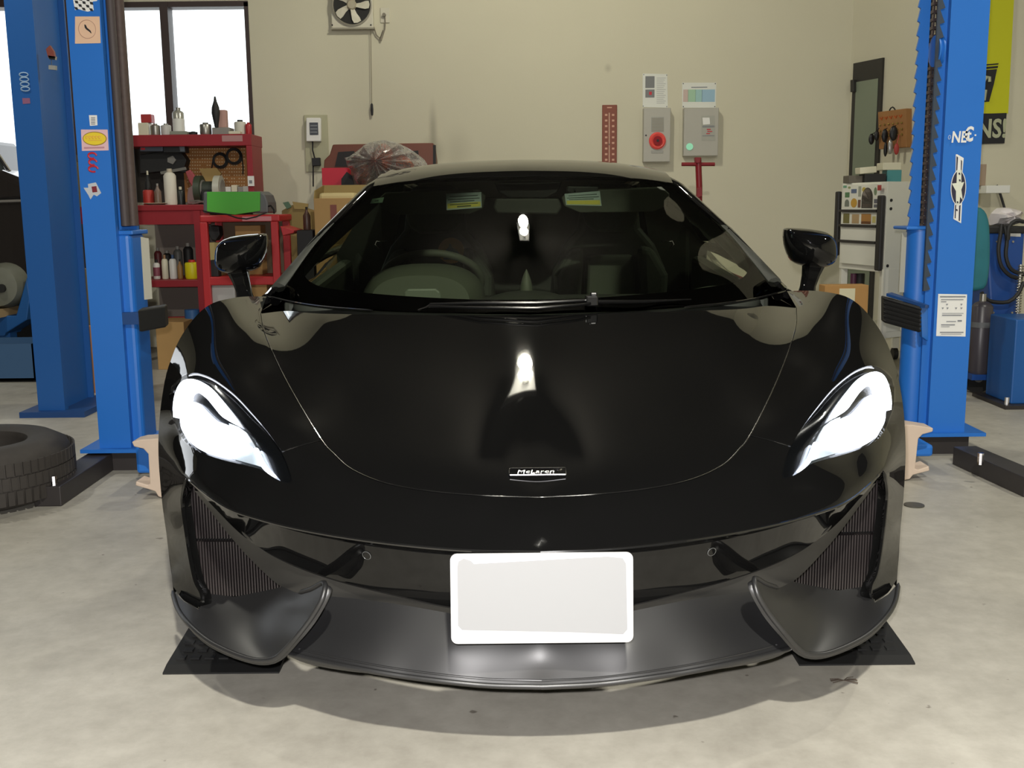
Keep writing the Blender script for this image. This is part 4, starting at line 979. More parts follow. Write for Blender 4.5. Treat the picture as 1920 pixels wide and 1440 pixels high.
# ---- far left post of the neighbouring lift
YF = 5.50
F0, F1, F2 = P(72, 765, YF).x, P(122, 767, YF).x, P(165, 745, YF + .3).x
lf = thing('lift_post', 'darker blue lift column at the left edge behind the tyre', 'car lift', ((F0 + F1) / 2, YF + .15, 0))
cb = MB(); cb.box((F0, YF, .03), (F1, YF + .015, 3.4)).box((F0, YF + .016, .03), (F0 + .015, YF + .384, 3.4)).box((F0, YF + .385, .03), (F1, YF + .40, 3.4)).box((F1 - .02, YF + .016, .03), (F1, YF + .045, 3.4)).box((F1 - .05, YF + .05, .03), (F1 - .03, YF + .385, 3.4))
cb.build('column', BLUEF, lf)
MB().box((F0 - .08, YF - .05, 0), (F1 + .12, YF + .45, .03)).build('base_plate', BLUED, lf)
sy = YF
k = MB()
for i, z0 in enumerate((140, 149, 158, 167)): k.tube([on(45 + i, z0, sy, .003) + DX * math.cos(a) * .022 + DZ * math.sin(a) * .010 for a in [j * math.pi / 6 for j in range(12)]], .0032, 4, closed=True)
k.build('faded_lettering', mat('faded_white', (150, 178, 205), .6), lf)
card('faded_red_mark', [(42,184),(56,184),(57,194),(43,195)], sy, mat('faded_red', (140, 90, 120), .6), lf)
q = P(93, 98, YF + .05); kt = thing('key_charm', 'small red and silver charm hanging on the dark face of the far left lift column', 'charm', (q.x, q.y, q.z))
MB().prism([P(86,92,YF+.02), P(93,85,YF+.02), P(100,96,YF+.02), P(103,108,YF+.02), P(90,108,YF+.02)], (0, .02, 0)).build('charm_body', mat('charm_red', (130, 70, 60), .4), kt)
MB().prism([P(90,104,YF+.02), P(104,106,YF+.02), P(103,112,YF+.02), P(92,111,YF+.02)], (0, .02, 0)).build('charm_base', CHROME, kt)
MB().prism([P(91,122,YF+.02), P(104,123,YF+.02), P(104,131,YF+.02), P(91,130,YF+.02)], (0, .02, 0)).build('charm_tag', mat('charm_grey', (150, 150, 145), .4), kt)
MB().tube([P(96,110,YF+.03), P(97,124,YF+.03)], .0015, 5).build('charm_cord', CHROME, kt)
# ---- far right post
YG = 5.45
G0 = P(1894, 770, YG).x
rg_ = thing('lift_post', 'blue steel column base cut off by the right edge of the picture', 'car lift', (G0 + .1, YG + .15, 0))
MB().box((G0, YG, .02), (G0 + .25, YG + .3, .46)).build('column', BLUEF, rg_, bevel=.006)
MB().box((G0 - .05, YG - .05, 0), (G0 + .3, YG + .35, .02)).build('base_plate', STEEL, rg_)
MB().cyl((G0 - .03, YG - .02, .02), (G0 - .03, YG - .02, .06), .012, 8).build('anchor_bolt', CHROME, rg_, True)
# ---- rubber ramps and tyre
def ramp(s, A, label):
    q = [PZ(*a, 0.0) for a in A]; r = thing('rubber_ramp', label, 'ramp', ((q[0].x + q[1].x) / 2, q[0].y + .3, 0), 'rubber wheel ramps')
    x0, x1 = q[0].x, q[1].x; y0 = q[0].y; y1 = 3.35
    if s < 0: x1 = x0 + .27
    else: x0 = x1 - .27
    top = [(y0, .004), (y0 + .03, .012), (2.74, .048), (y1, .05), (y1, 0.0), (y0, 0.0)]
    MB().prism([Vector((x0, a, b)) for a, b in top], (x1 - x0, 0, 0)).build('ramp_body', RUBBER, r)
    k = MB()
    for i in range(9):
        for j in range(7):
            y = y0 + .05 + i * .036; z = .012 + (y - y0 - .03) / (2.74 - y0 - .03) * .036
            xx = x0 + .015 + j * (x1 - x0 - .03) / 7 + (.008 if i % 2 else 0)
            k.box((xx, y, z - .002), (xx + .022, y + .02, z + .004))
    k.build('ramp_tread', RUBBER, r); return r
ramp(-1, [(305,1265),(458,1265)], 'black rubber ramp under the front wheel on the left side of the picture')
ramp(1, [(1562,1248),(1713,1243)], 'black rubber ramp under the front wheel on the right side of the picture')
tc_ = Vector((-2.07, 3.9, 0)); TYR = mat('worn_tyre_rubber', (52, 48, 44), .75, noise=.25, nscale=25)
ty = MB().lathe([(.19, .02), (.20, .0), (.26, -.0), (.32, .02), (.345, .05), (.35, .10), (.345, .16), (.325, .20), (.28, .225), (.215, .225), (.19, .215), (.185, .19), (.21, .12), (.185, .04), (.19, .02)], tc_, 64, cap=False).build('tyre', TYR, None, True)
solo(ty, 'worn black tyre lying flat on the concrete at the left edge', 'tyre')
k = MB()
for i in range(72):
    a = i * math.pi / 36; d = Vector((math.cos(a), math.sin(a), 0)); n = Vector((-d.y, d.x, 0))
    for z0, z1, o in ((.035, .085, 0), (.09, .135, .5), (.14, .185, 0)):
        b = Vector((math.cos(a + o * .087), math.sin(a + o * .087), 0)); k.prism([tc_ + b * .346 + n * s * .011 + Vector((0, 0, z)) for s, z in ((-1, z0), (1, z0), (1, z1), (-1, z1))], b * .007)
k.build('tyre_tread', TYR, ty)
# ================================================================== BACK WALL FITTINGS
IVORY = mat('ivory_plastic', (206, 202, 184), .5); IVD = mat('ivory_dark_line', (150, 146, 130), .6)  # darker ivory for the fan frame lip and alarm grille slots
GREYBOX = mat('grey_enamel_box', (176, 174, 164), .45); PAPER = mat('laminated_paper', (222, 224, 216), .25)
def W(px, py, e=0.0): q = P(px, py, YB); return Vector((q.x, q.y - e, q.z))
def wbox(name, px0, py0, px1, py1, d, m, parent=None, e0=0.0, bevel=.003, y=YB):
    a, b = P(px0, py0, y), P(px1, py1, y)
    return MB().box((a.x, y - e0 - d, b.z), (b.x, y - e0, a.z)).build(name, m, parent, bevel=bevel)
def wprism(name, pts, d, m, parent=None, e0=0.0, y=YB, bevel=0):
    return MB().prism([P(a, b, y) - Vector((0, e0 + d, 0)) for a, b in pts], (0, d, 0)).build(name, m, parent, bevel=bevel)
def disc(name, px, py, r, d, m, parent=None, e0=0.0, y=YB, seg=32, smooth=True):
    c = P(px, py, y) - Vector((0, e0, 0)); return MB().cyl(c, c - Vector((0, d, 0)), r, seg).build(name, m, parent, smooth)
# ventilation fan
q = W(661, 20); vf = thing('ventilation_fan', 'square ivory ventilation fan with dark round opening high on the back wall', 'fan', (q.x, YB, q.z - .1))
a, b = W(620, -48), W(702, 55); cxw, czw = (a.x + b.x) / 2, W(661, 12).z; R = .139
MB().box((a.x, YB - .05, b.z), (b.x, YB - .002, a.z)).build('fan_frame', IVORY, vf, bevel=.008)
MB().lathe([(R + .008, -.052), (R + .012, -.062), (R + .002, -.066), (R - .004, -.052)], (cxw, YB, czw), 40, 'Y', cap=False).build('fan_ring', mat('ring_ivory_grey', (150, 146, 132), .5), vf, True)
MB().cyl((cxw, YB - .05, czw), (cxw, YB - .054, czw), R, 40).build('fan_opening', mat('fan_dark', (34, 34, 32), .7), vf)
for k in range(5):
    t = math.radians(54 + 72 * k + 18); bl = []
    for rr, aa in ((.035, -.5), (.07, -.36), (.105, -.30), (.130, -.20), (.134, .0), (.130, .22), (.105, .26), (.07, .22), (.035, .3)):
        bl.append(Vector((cxw + rr * math.cos(t + aa), YB - .066 + .022 * aa, czw + rr * math.sin(t + aa))))
    MB().prism(bl, (0, .004, 0)).build('fan_blade', IVORY, vf)
MB().lathe([(.001, -.082), (.028, -.080), (.037, -.070), (.037, -.056)], (cxw, YB, czw), 24, 'Y').build('fan_hub', mat('hub_beige', (176, 168, 146), .5), vf, True)
for px in (625, 697): MB().ball(W(px, 49, .052), .006, 10, 6).build('frame_screw', INK, vf, True)
MB().box((a.x - .004, YB - .055, b.z - .006), (b.x + .004, YB - .002, b.z + .006)).build('frame_lip', IVD, vf)
q = W(697, 130, .03); pcd = thing('pull_cord', 'thin pull cord with dark weight hanging below the ventilation fan', 'cord', (q.x, q.y, q.z))
MB().tube([W(696, 57, .03), W(697, 130, .03), W(698, 196, .03)], .0025, 6).build('cord', mat('cord_grey', (120, 112, 92), .7), pcd, True)
MB().lathe([(.002, .0), (.009, -.01), (.011, -.05), (.008, -.088), (.002, -.092)], W(698, 194, .03), 12).build('cord_weight', INK, pcd, True)
oo = wbox('power_outlet', 713, 15, 731, 43, .012, IVORY); solo(oo, 'ivory wall outlet with a plug beside the ventilation fan', 'outlet')

MB().tube([W(722, 27, .02), W(723, 45, .02), W(722, 56, .02), W(718, 66, .02), W(712, 72, .02), W(706, 66, .02), W(702, 52, .03)], .005, 6).build('power_cord', mat('plug_grey', (128, 122, 108), .6), vf, True)
MB().cyl(W(721, 29, .012), W(721, 29, .04), .013, 12).build('plug', mat('plug_grey', (128, 122, 108), .6), vf, True)
MB().tube([W(720, 58, .02), W(714, 77, .02)], .009, 8).build('cord_clip', mat('plug_grey', (128, 122, 108), .6), vf, True)
# electric meter board
q = W(593, 280); mb = thing('meter_box', 'grey-green board with white electric meter on the back wall left of the car roof', 'meter', (q.x, YB, q.z))
wbox('mounting_board', 570, 216, 618, 322, .015, mat('board_greygreen', (172, 170, 142), .6), mb)
wprism('meter_housing', [(577,222),(604,222),(604,266),(577,266)], .05, WHITE, mb, .015, bevel=.006)
wbox('meter_window', 583, 231, 600, 254, .004, mat('meter_window_grey', (80, 84, 92), .3), mb, .065)
k = MB()
for i in range(3): a, b = W(585, 236 + i * 6), W(598, 238 + i * 6); k.box((a.x, YB - .072, b.z), (b.x, YB - .069, a.z))
k.build('meter_digits', GREYP, mb)
wprism('cable_gland', [(587,297),(602,296),(603,311),(588,312)], .05, INK, mb, .015, bevel=.004)
MB().tube([W(588, 266, .04), W(588, 282, .04), W(592, 298, .04)], .006, 6).build('meter_cable', INK, mb, True)
MB().tube([W(589, 311, .04), W(589, 350, .04)], .006, 6).build('meter_cable', INK, mb, True)
# thermometer
q = W(1143, 250); th = thing('wall_thermometer', 'tall brown wall thermometer with white scale above the car roof', 'thermometer', (q.x, YB, q.z))
wbox('thermometer_board', 1129, 197, 1156, 322, .015, mat('thermometer_brown', (128, 66, 46), .5), th, bevel=.004)
k = MB()
for i in range(9):
    y = 214 + i * 10.5
    for x in (1134, 1147): a, b = W(x, y), W(x + 4.5, y + 3.5); k.box((a.x, YB - .0158, b.z), (b.x, YB - .015, a.z))
for i in range(38):
    y = 212 + i * 2.5; a, b = W(1140.5, y), W(1143.5, y + .6); k.box((a.x, YB - .0156, b.z), (b.x, YB - .015, a.z))
a, b = W(1138, 201), W(1147, 203); k.box((a.x, YB - .0156, b.z), (b.x, YB - .015, a.z))
k.build('thermometer_scale', mat('scale_pale', (205, 160, 135), .5), th)
MB().cyl(W(1142, 212, .018), W(1142, 318, .018), .003, 8).build('glass_tube', mat('tube_pale', (220, 190, 170), .2), th, True)
MB().ball(W(1142, 271, .022), .006, 10, 6).build('tube_clip', CHROME, th, True)
# fire alarm box
q = W(1229, 250); fa = thing('fire_alarm_box', 'light grey fire alarm box with round red lamp on the back wall', 'fire alarm', (q.x, YB, q.z))
wbox('alarm_housing', 1205, 204, 1254, 304, .07, GREYBOX, fa, bevel=.005)
wbox('speaker_grille', 1219, 221, 1242, 248, .003, mat('grille_grey', (158, 158, 152), .6), fa, .07)
k = MB()
for i in range(9): a, b = W(1220, 223 + i * 2.8), W(1241, 224 + i * 2.8); k.box((a.x, YB - .0745, b.z), (b.x, YB - .073, a.z))
k.build('grille_slots', IVD, fa)
disc('red_ring', 1230, 265, .063, .012, mat('alarm_red', (226, 52, 48), .4), fa, .07)
rr_ = W(1230, 265); MB().lathe([(.060, -.082), (.052, -.090), (.034, -.084), (.03, -.080)], rr_, 32, 'Y', cap=False).build('ring_rim', mat('alarm_red_light', (236, 92, 84), .3), fa, True)
disc('lamp_lens', 1230, 265, .033, .02, mat('lens_dark_red', (150, 40, 46), .15, coat=.5), fa, .08)
disc('lamp_core', 1230, 265, .010, .024, INK, fa, .08)
wbox('name_strip', 1219, 283, 1241, 288, .003, mat('grille_grey', (158, 158, 152), .6), fa, .07)
disc('box_lock', 1209, 255, .006, .004, INK, fa, .07)
# paper above it
p1 = wprism('instruction_sheet', [(1205,138),(1251,139),(1252,202),(1205,201)], .003, PAPER, None); solo(p1, 'laminated instruction sheet with dark picture above the fire alarm box', 'notice')
for n, (x0, y0, x1, y1) in (('sheet_photo', (1210,143,1227,165)), ('sheet_photo', (1210,168,1227,183))): wbox(n, x0, y0, x1, y1, .001, mat('sheet_grey_photo', (120, 122, 122), .5), p1, .003, bevel=0)
wbox('photo_red_mark', 1217, 172, 1222, 178, .001, REDP, p1, .004, bevel=0)
k = MB()
for i in range(14): a, b = W(1231, 146 + i * 3.6), W(1248 - (i % 3) * 2, 147 + i * 3.6); k.box((a.x, YB - .0036, b.z), (b.x, YB - .003, a.z))
k.build('sheet_text', mat('text_lightgrey', (176, 178, 176), .6), p1)
for x, y in ((1207,140),(1250,141),(1206,199),(1250,200)): MB().ball(W(x, y, .004), .004, 8, 5).build('sheet_pin', GREYP, p1)
# security panel
q = W(1311, 250); sp = thing('security_panel', 'light grey panel with pale green button on the back wall right of the fire alarm', 'control panel', (q.x, YB, q.z))
wbox('panel_housing', 1280, 204, 1343, 293, .07, GREYBOX, sp, bevel=.005)
wprism('label_plate', [(1312,219),(1337,218),(1338,265),(1312,265)], .002, mat('plate_greyish', (166, 166, 156), .5), sp, .07)
wprism('white_label', [(1314,222),(1327,222),(1328,234),(1315,235)], .001, WHITE, sp, .072)
k = MB()
for y in (237, 239, 255): a, b = W(1314, y), W(1336, y + 1); k.box((a.x, YB - .074, b.z), (b.x, YB - .073, a.z))
k.build('label_lines', GREYP, sp)
k = MB()
for x0, y0, x1, y1 in ((1322,243,1329,245),(1323,247,1332,248.5),(1321,251,1328,252.5)): a, b = W(x0, y0), W(x1, y1); k.box((a.x, YB - .074, b.z), (b.x, YB - .073, a.z))
k.build('red_print', REDP, sp)
disc('green_button', 1290, 276, .026, .006, mat('pale_green', (150, 222, 186), .4, emit=.25), sp, .07)
p2 = wprism('notice_sheet', [(1279,155),(1343,155),(1342,202),(1279,202)], .003, PAPER, None); solo(p2, 'landscape laminated sheet with blue-green band above the grey security panel', 'notice')
for (x0, x1, c) in ((1281,1290,(196,176,166)),(1290,1304,(160,196,166)),(1304,1316,(156,194,190)),(1316,1340,(150,184,204))): wbox('sheet_colour_band', x0, 168, x1, 191, .001, mat('band%d' % x0, c, .5), p2, .003, bevel=0)
wbox('sheet_heading', 1296, 163, 1326, 164.5, .001, GREYP, p2, .003, bevel=0)
for x, y in ((1281,157),(1341,157),(1281,200),(1340,200)): MB().ball(W(x, y, .004), .004, 8, 5).build('sheet_pin', INK, p2)
# red T-handled jack
yj = 7.6; DRED = mat('dark_red_paint', (130, 24, 34), .4)
q = P(1308, 400, yj); tj = thing('trolley_jack', 'dark red jack with T-shaped handle standing behind the car', 'jack', (q.x, yj, 0))
MB().tube([Vector((P(1312,400,yj).x, yj, .25)), P(1311,350,yj), P(1309,296,yj)], .022, 12).build('handle_shaft', DRED, tj, True)
MB().tube([P(1278,308,yj), P(1340,308,yj)], .013, 12).build('handle_bar', DRED, tj, True)
MB().prism([P(a, b, yj - .03) for a, b in ((1303,295),(1315,295),(1312,306),(1305,306))], (0, .06, 0)).build('handle_cap', DRED, tj, bevel=.004)
MB().prism([P(a, b, yj - .04) for a, b in ((1308,352),(1316,350),(1317,368),(1306,372))], (0, .05, 0)).build('handle_clip', DRED, tj, bevel=.004)
jx = q.x; MB().box((jx - .14, yj - .1, .06), (jx + .14, yj + .45, .22)).build('jack_body', DRED, tj, bevel=.02)
for sx in (-.15, .15):
    for yy in (0, .35): MB().cyl((jx + sx - .02, yj + yy, .06), (jx + sx + .02, yj + yy, .06), .06, 18).build('jack_wheel', INK, tj, True)
# grey smudge is dirt on the wall; door on the angled side wall
def SWALL(px, py, e=0.0):   # point on the angled wall
    d = ray(px, py); n = Vector((YR - YB, -(xr - cx_), 0)).normalized(); o = Vector((cx_, YB, 0)) + n * (-e if n.x > 0 else e)
    t = (o - cam.location).dot(n) / d.dot(n); return cam.location + d * t
nw = Vector((YR - YB, -(xr - cx_), 0)).normalized(); nw = nw if nw.x < 0 else -nw
def swp_(name, pts, d, m, parent=None, e=0.0, bevel=0): 
    return MB().prism([SWALL(a, b) + nw * (e + d) for a, b in pts], -nw * d).build(name, m, parent, bevel=bevel)
def SWALLn(px, py, e):
    d = ray(px, py); o = Vector((cx_, YB, 0)) + nw * e; t = (o - cam.location).dot(nw) / d.dot(nw); return cam.location + d * t
DFR = mat('door_frame_charcoal', (48, 46, 44), .5)
DK = mat('door_leaf_green_grey', (128, 138, 120), .35)
a, b, c, d_ = SWALLn(1600, 119, .02), SWALLn(1655, 106, .02), SWALLn(1655, 300, .02), SWALLn(1600, 300, .02)
def vwall(p, z): return Vector((p.x, p.y, z))
dr = MB().prism([vwall(a, a.z), vwall(b, a.z), vwall(b, .0), vwall(a, .0)], -nw * .018).build('door_1', DFR, None); tag(dr, kind='structure')
sl = (b - a); sl.z = 0; L_ = sl.length; sl.normalize()
MB().prism([vwall(a, a.z - .14) + sl * .045 + nw * .004, vwall(a, a.z - .14) + sl * (L_ - .035) + nw * .004, vwall(a, .1) + sl * (L_ - .035) + nw * .004, vwall(a, .1) + sl * .045 + nw * .004], -nw * .003).build('door_glass', DK, dr)
MB().prism([SWALLn(1594, 150, .05), SWALLn(1600, 149, .05), SWALLn(1600, 172, .05), SWALLn(1594, 173, .05)], -nw * .05).build('door_hinge', DFR, dr, bevel=.004)
# key board
WOODK = mat('key_board_wood', (158, 112, 66), .6, noise=.2, nscale=8)
A = [(1646,210),(1699,201),(1699,278),(1648,280)]
pp = [SWALLn(x, y, .05) for x, y in A]; pp[1].z = pp[0].z; pp[2].z = pp[3].z
kb = MB().prism(pp, -nw * .05).build('key_board', WOODK, None, bevel=.003)
kt0 = solo(kb, 'wooden key board with rows of hooks hanging on the side wall beside the door', 'key rack')
def kp(u, v, e=0.0): return pp[0].lerp(pp[1], u).lerp(pp[3].lerp(pp[2], u), v) + nw * e
for row in (.36, .52, .66):
    for i in range(6): MB().ball(kp(.1 + i * .155, row, .008), .007, 8, 5).build('key_hook', mat('brass', (170, 150, 80), .3, metal=.8), kb, True)
k = MB()
for i in range(5): k.tube([kp(.08 + i * .17, .16, .002), kp(.14 + i * .17, .22, .002), kp(.18 + i * .17, .15, .002)], .005, 4)
k.build('burnt_pattern', mat('burnt_orange', (186, 92, 40), .6), kb)
MB().tube([kp(.42, 0, .0), kp(.47, -.06, .0), kp(.53, -.08, 0), kp(.58, -.05, 0), kp(.62, 0, 0)], .005, 6).build('hanger_loop', INK, kb, True)
KEYB = mat('key_fob_black', (26, 26, 28), .4)
kdat = [(-.12,.72,.09,.030,'black key fob at the left edge of the key board',KEYB),(.08,.64,.085,.026,'small dark key fob second from left on the key board',KEYB),(.38,.66,.11,.032,'black key fob in the middle of the key board',KEYB),(.70,.62,.12,.040,'largest black key fob at the right of the key board',KEYB),
        (.40,1.02,.12,.020,'black key hanging lowest below the key board',KEYB),(.58,.96,.12,.026,'silver and black key bunch below the key board',mat('key_silver',(176,176,172),.3,metal=.6)),(.80,1.04,.09,.026,'key with red tag below the key board',mat('tag_red',(170,60,56),.5))]
for u, v, h, w_, lb, m_ in kdat:
    c = kp(u, v, .035); w_ *= .72; h *= .8; o = MB().ball(c, (w_, .012, h * .55), 12, 8); o.tube([c + Vector((0, 0, h * .5)), kp(max(.05, u), min(v - .2, .66), .012)], .003, 5)
    solo(o.build('car_key', m_, None, True), lb, 'key', 'keys on the key board')
# banner on the nearer frontal wall
BY = mat('banner_yellow', (196, 198, 20), .6); BB = mat('banner_black', (24, 24, 30), .6)
def F(px, py, e=0.0): return P(px, py, YR) - Vector((0, e, 0))
bn = MB().prism([F(1800,-60,.01), F(1903,-60,.01), F(1889,213,.01), F(1800,213,.01)], (0, .006, 0)).build('banner', BY, None); solo(bn, 'yellow and black advertising banner on the wall behind the right lift post', 'banner')
MB().prism([F(1800,215,.012), F(1886,212,.012), F(1882,269,.012), F(1800,271,.012)], (0, .008, 0)).build('banner_black_strip', BB, bn)
text_obj('banner_lettering', 'NS!', .165, F(1857.5, 243, .016), DX, DZ, mat('banner_text', (176, 180, 150), .6), bn, bold=True, sx=.8)
k = MB(); k.prism([F(1820,138,.013), F(1867,134,.013), F(1862,158,.013), F(1853,191,.013), F(1820,193,.013)], (0, .002, 0))
for y0, y1, x1 in ((119,121.5,1871),(124,128,1870),(130,134,1868)): k.prism([F(1820,y0+4,.013), F(x1,y0,.013), F(x1-1,y1,.013), F(1820,y1+4,.013)], (0, .002, 0))
k.build('banner_emblem', BB, bn)
EL = mat('banner_text', (176, 180, 150), .6); k = MB()
k.tube([F(1840,165,.016), F(1843,152,.016), F(1848,145,.016), F(1853,146,.016), F(1853,154,.016)], .011, 6)
k.tube([F(1846,169,.016), F(1843,189,.016)], .011, 6); k.build('emblem_letter', EL, bn)
# small wall shelf at right with box
sh = MB().box((F(1815, 350).x, YR - .28, F(1840, 363).z), (F(1858, 348).x, YR, F(1840, 349).z)).build('wall_shelf', mat('shelf_white', (225, 226, 220), .5), None, bevel=.003); solo(sh, 'white wall shelf just right of the right lift post', 'shelf')
sz = F(1840, 349).z; yq = YR - .2
a, b = P(1833, 308, yq), P(1848, 345, yq)
bx = MB().box((a.x, yq, sz + .001), (b.x, yq + .15, a.z)).build('small_carton', mat('carton_greybrown', (160, 140, 120), .7), None, bevel=.002); solo(bx, 'small grey-brown carton on the white wall shelf', 'box')
hk = MB().tube([F(1866, 347, .02), F(1872, 365, .03), F(1878, 385, .03), F(1880, 400, .05)], .008, 6).build('power_cable', INK, None, True); solo(hk, 'black cable running down the wall beside the white shelf', 'cable')
# ================================================================== LEFT: BENCH, SHELF, CLUTTER
RED = mat('bench_red', (150, 34, 44), .45, noise=.08, nscale=5); RED2 = mat('cart_red', (186, 46, 50), .42, noise=.06, nscale=5)
PEG = mat('peg_board_brown', (176, 122, 66), .7); HOLE = mat('peg_hole_pale', (222, 200, 160), .8)
CARD = mat('cardboard', (176, 140, 88), .75, noise=.06, nscale=6); CARD2 = mat('cardboard_olive', (150, 128, 78), .75, noise=.06, nscale=6)
BK = mat('matt_black', (28, 28, 28), .6); SIL = mat('bare_metal', (170, 168, 160), .35, metal=.8); CREAM = mat('cream_plastic', (214, 210, 186), .5)
GREYM = mat('mid_grey', (140, 138, 132), .5); DKG = mat('dark_green_grey', (52, 60, 52), .6)
def xz(px, py, y): q = P(px, py, y); return q.x, q.z
def pbox(name, px0, px1, pytop, y, d, z0, m, parent=None, bevel=.003, zb=None):
    """box with its front face between two photo columns, standing on height z0"""
    xa, zt_ = xz(px0, pytop, y); xb, _ = xz(px1, pytop, y)
    return MB().box((xa, y, z0), (xb, y + d, zt_)).build(name, m, parent, bevel=bevel)
# --- upper shelf (runs under the window)
ys = 7.78; zsh = P(360, 252, ys).z; xs0, xs1 = P(250, 262, ys).x, P(471, 262, ys).x
rk = thing('tool_shelf', 'dark red tool shelf with brown pegboard back under the window', 'shelf', ((xs0 + xs1) / 2, ys + .2, 0))
zb = P(360, 274, ys).z
MB().box((xs0 - .12, ys, zb), (xs1, ys + .34, zsh)).build('top_shelf', RED, rk, bevel=.004)
wbox('maker_plate', 416, 254, 455, 265, .002, mat('plate_pink_grey', (176, 130, 130), .5), rk, y=ys, bevel=0)
zbt = P(330, 384, 7.55).z + .022
MB().box((P(464, 330, ys).x, ys, zbt - .02), (xs1 + .002, ys + .3, zb)).build('side_post', RED, rk, bevel=.003)
yp = ys + .30
MB().box((P(345, 330, yp).x, yp, zbt), (xs1, yp + .012, zb)).build('peg_board', PEG, rk)
k = MB(); random.seed(3)
for j in range(13):
    for i in range(24):
        x, y = 352 + i * 4.6, 279 + j * 6.2
        if x > 462 or random.random() < .12: continue
        a = P(x, y, yp); k.box((a.x - .0042, yp - .002, a.z - .0042), (a.x + .0042, yp, a.z + .0042))
tag(k.build('peg_holes', HOLE, rk), kind='stuff')
MB().box((xs0 - .12, yp, zbt), (P(345, 330, yp).x, yp + .012, zb)).build('dark_back_panel', mat('back_panel_dark', (50, 46, 40), .7), rk)
# dark machine clutter on the left of the pegboard
def blob(name, label, cat, pts, y, d, m, group=None, sub=(), bevel=.006):
    o = MB().prism([P(a, b, y) for a, b in pts], (0, d, 0)).build(name, m, None, bevel=bevel); solo(o, label, cat, group)
    for nm, pp_, dd, mm in sub: MB().prism([P(a, b, y - dd) for a, b in pp_], (0, dd, 0)).build(nm, mm, o)
    return o
# --- bench
yb_ = 7.45; zt2 = P(330, 384, yb_ + .1).z
be = thing('work_bench', 'long dark red work bench under the pegboard', 'workbench', (P(330, 400, yb_).x, yb_ + .3, 0))
xb0, xb1 = P(238, 400, yb_).x, P(392, 400, yb_).x
MB().box((xb0, yb_, zt2 - .04), (P(470, 390, yb_ + .3).x, yb_ + .62, zt2)).build('bench_top', RED, be, bevel=.004)
MB().box((xb0, yb_ + .01, P(300, 421, yb_).z), (xb1, yb_ + .04, zt2 - .04)).build('bench_apron', RED, be)
zls = P(320, 525, yb_).z
MB().box((xb0, yb_, zls - .05), (xb1, yb_ + .5, zls)).build('lower_shelf', RED, be, bevel=.004)
for px in (372,): MB().box((P(px - 6, 450, yb_).x, yb_ - .006, 0), (P(px + 6, 450, yb_).x, yb_ + .05, zt2 - .042)).build('bench_leg', RED, be)
MB().box((xb0, yb_, 0), (xb0 + .06, yb_ + .06, zt2 - .04)).build('bench_leg', RED, be)
MB().box((xb0, yb_ + .56, .1), (P(470, 400, yb_ + .5).x, yb_ + .58, zt2 - .05)).build('bench_back', mat('bench_back_grey', (128, 118, 110), .7), be)
MB().box((xb0, yb_ + .02, zls - .30), (xb1, yb_ + .05, zls - .26)).build('lower_rail', RED, be)
# --- red cart frame, nearer
yc_ = 7.0; zc_ = P(440, 403, yc_).z
ct = thing('tool_cart', 'bright red open tool cart carrying the green battery charger', 'cart', (P(450, 500, yc_).x, yc_ + .2, 0))
xa, xb = P(376, 450, yc_).x, P(525, 430, yc_).x
MB().box((xa, yc_, zc_ - .045), (xb, yc_ + .40, zc_)).build('cart_top', RED2, ct, bevel=.01)
for x0, x1 in ((xa, xa + .047), (xb - .06, xb - .013)):
    for yy in (0, .36): MB().box((x0, yc_ + yy, .10), (x1, yc_ + yy + .04, zc_ - .045)).build('cart_leg', RED2, ct, bevel=.004)
zcm = P(450, 519, yc_).z
MB().box((xa + .002, yc_ + .005, zcm - .055), (xb - .015, yc_ + .384, zcm)).build('cart_shelf', RED2, ct, bevel=.006)
MB().box((xa, yc_, .12), (xb - .013, yc_ + .40, .16)).build('cart_shelf', RED2, ct, bevel=.006)
for x0 in (xa + .03, xb - .04):
    for yy in (.03, .37): MB().cyl((x0 - .015, yc_ + yy, .05), (x0 + .015, yc_ + yy, .05), .05, 16).build('cart_castor', BK, ct, True)
MB().prism([P(525,424,yc_), P(552,432,yc_), P(550,437,yc_), P(530,442,yc_)], (0, .3, 0)).build('cart_side_tray', RED2, ct, bevel=.004)
wbox('cart_label', 454, 406, 509, 414, .002, mat('label_pink', (206, 130, 136), .4), ct, y=yc_, bevel=0)
MB().box((xa + .05, yc_ + .385, .2), (xb - .06, yc_ + .395, zc_ - .05)).build('cart_back', mat('cart_back_brown', (110, 92, 72), .7), ct)
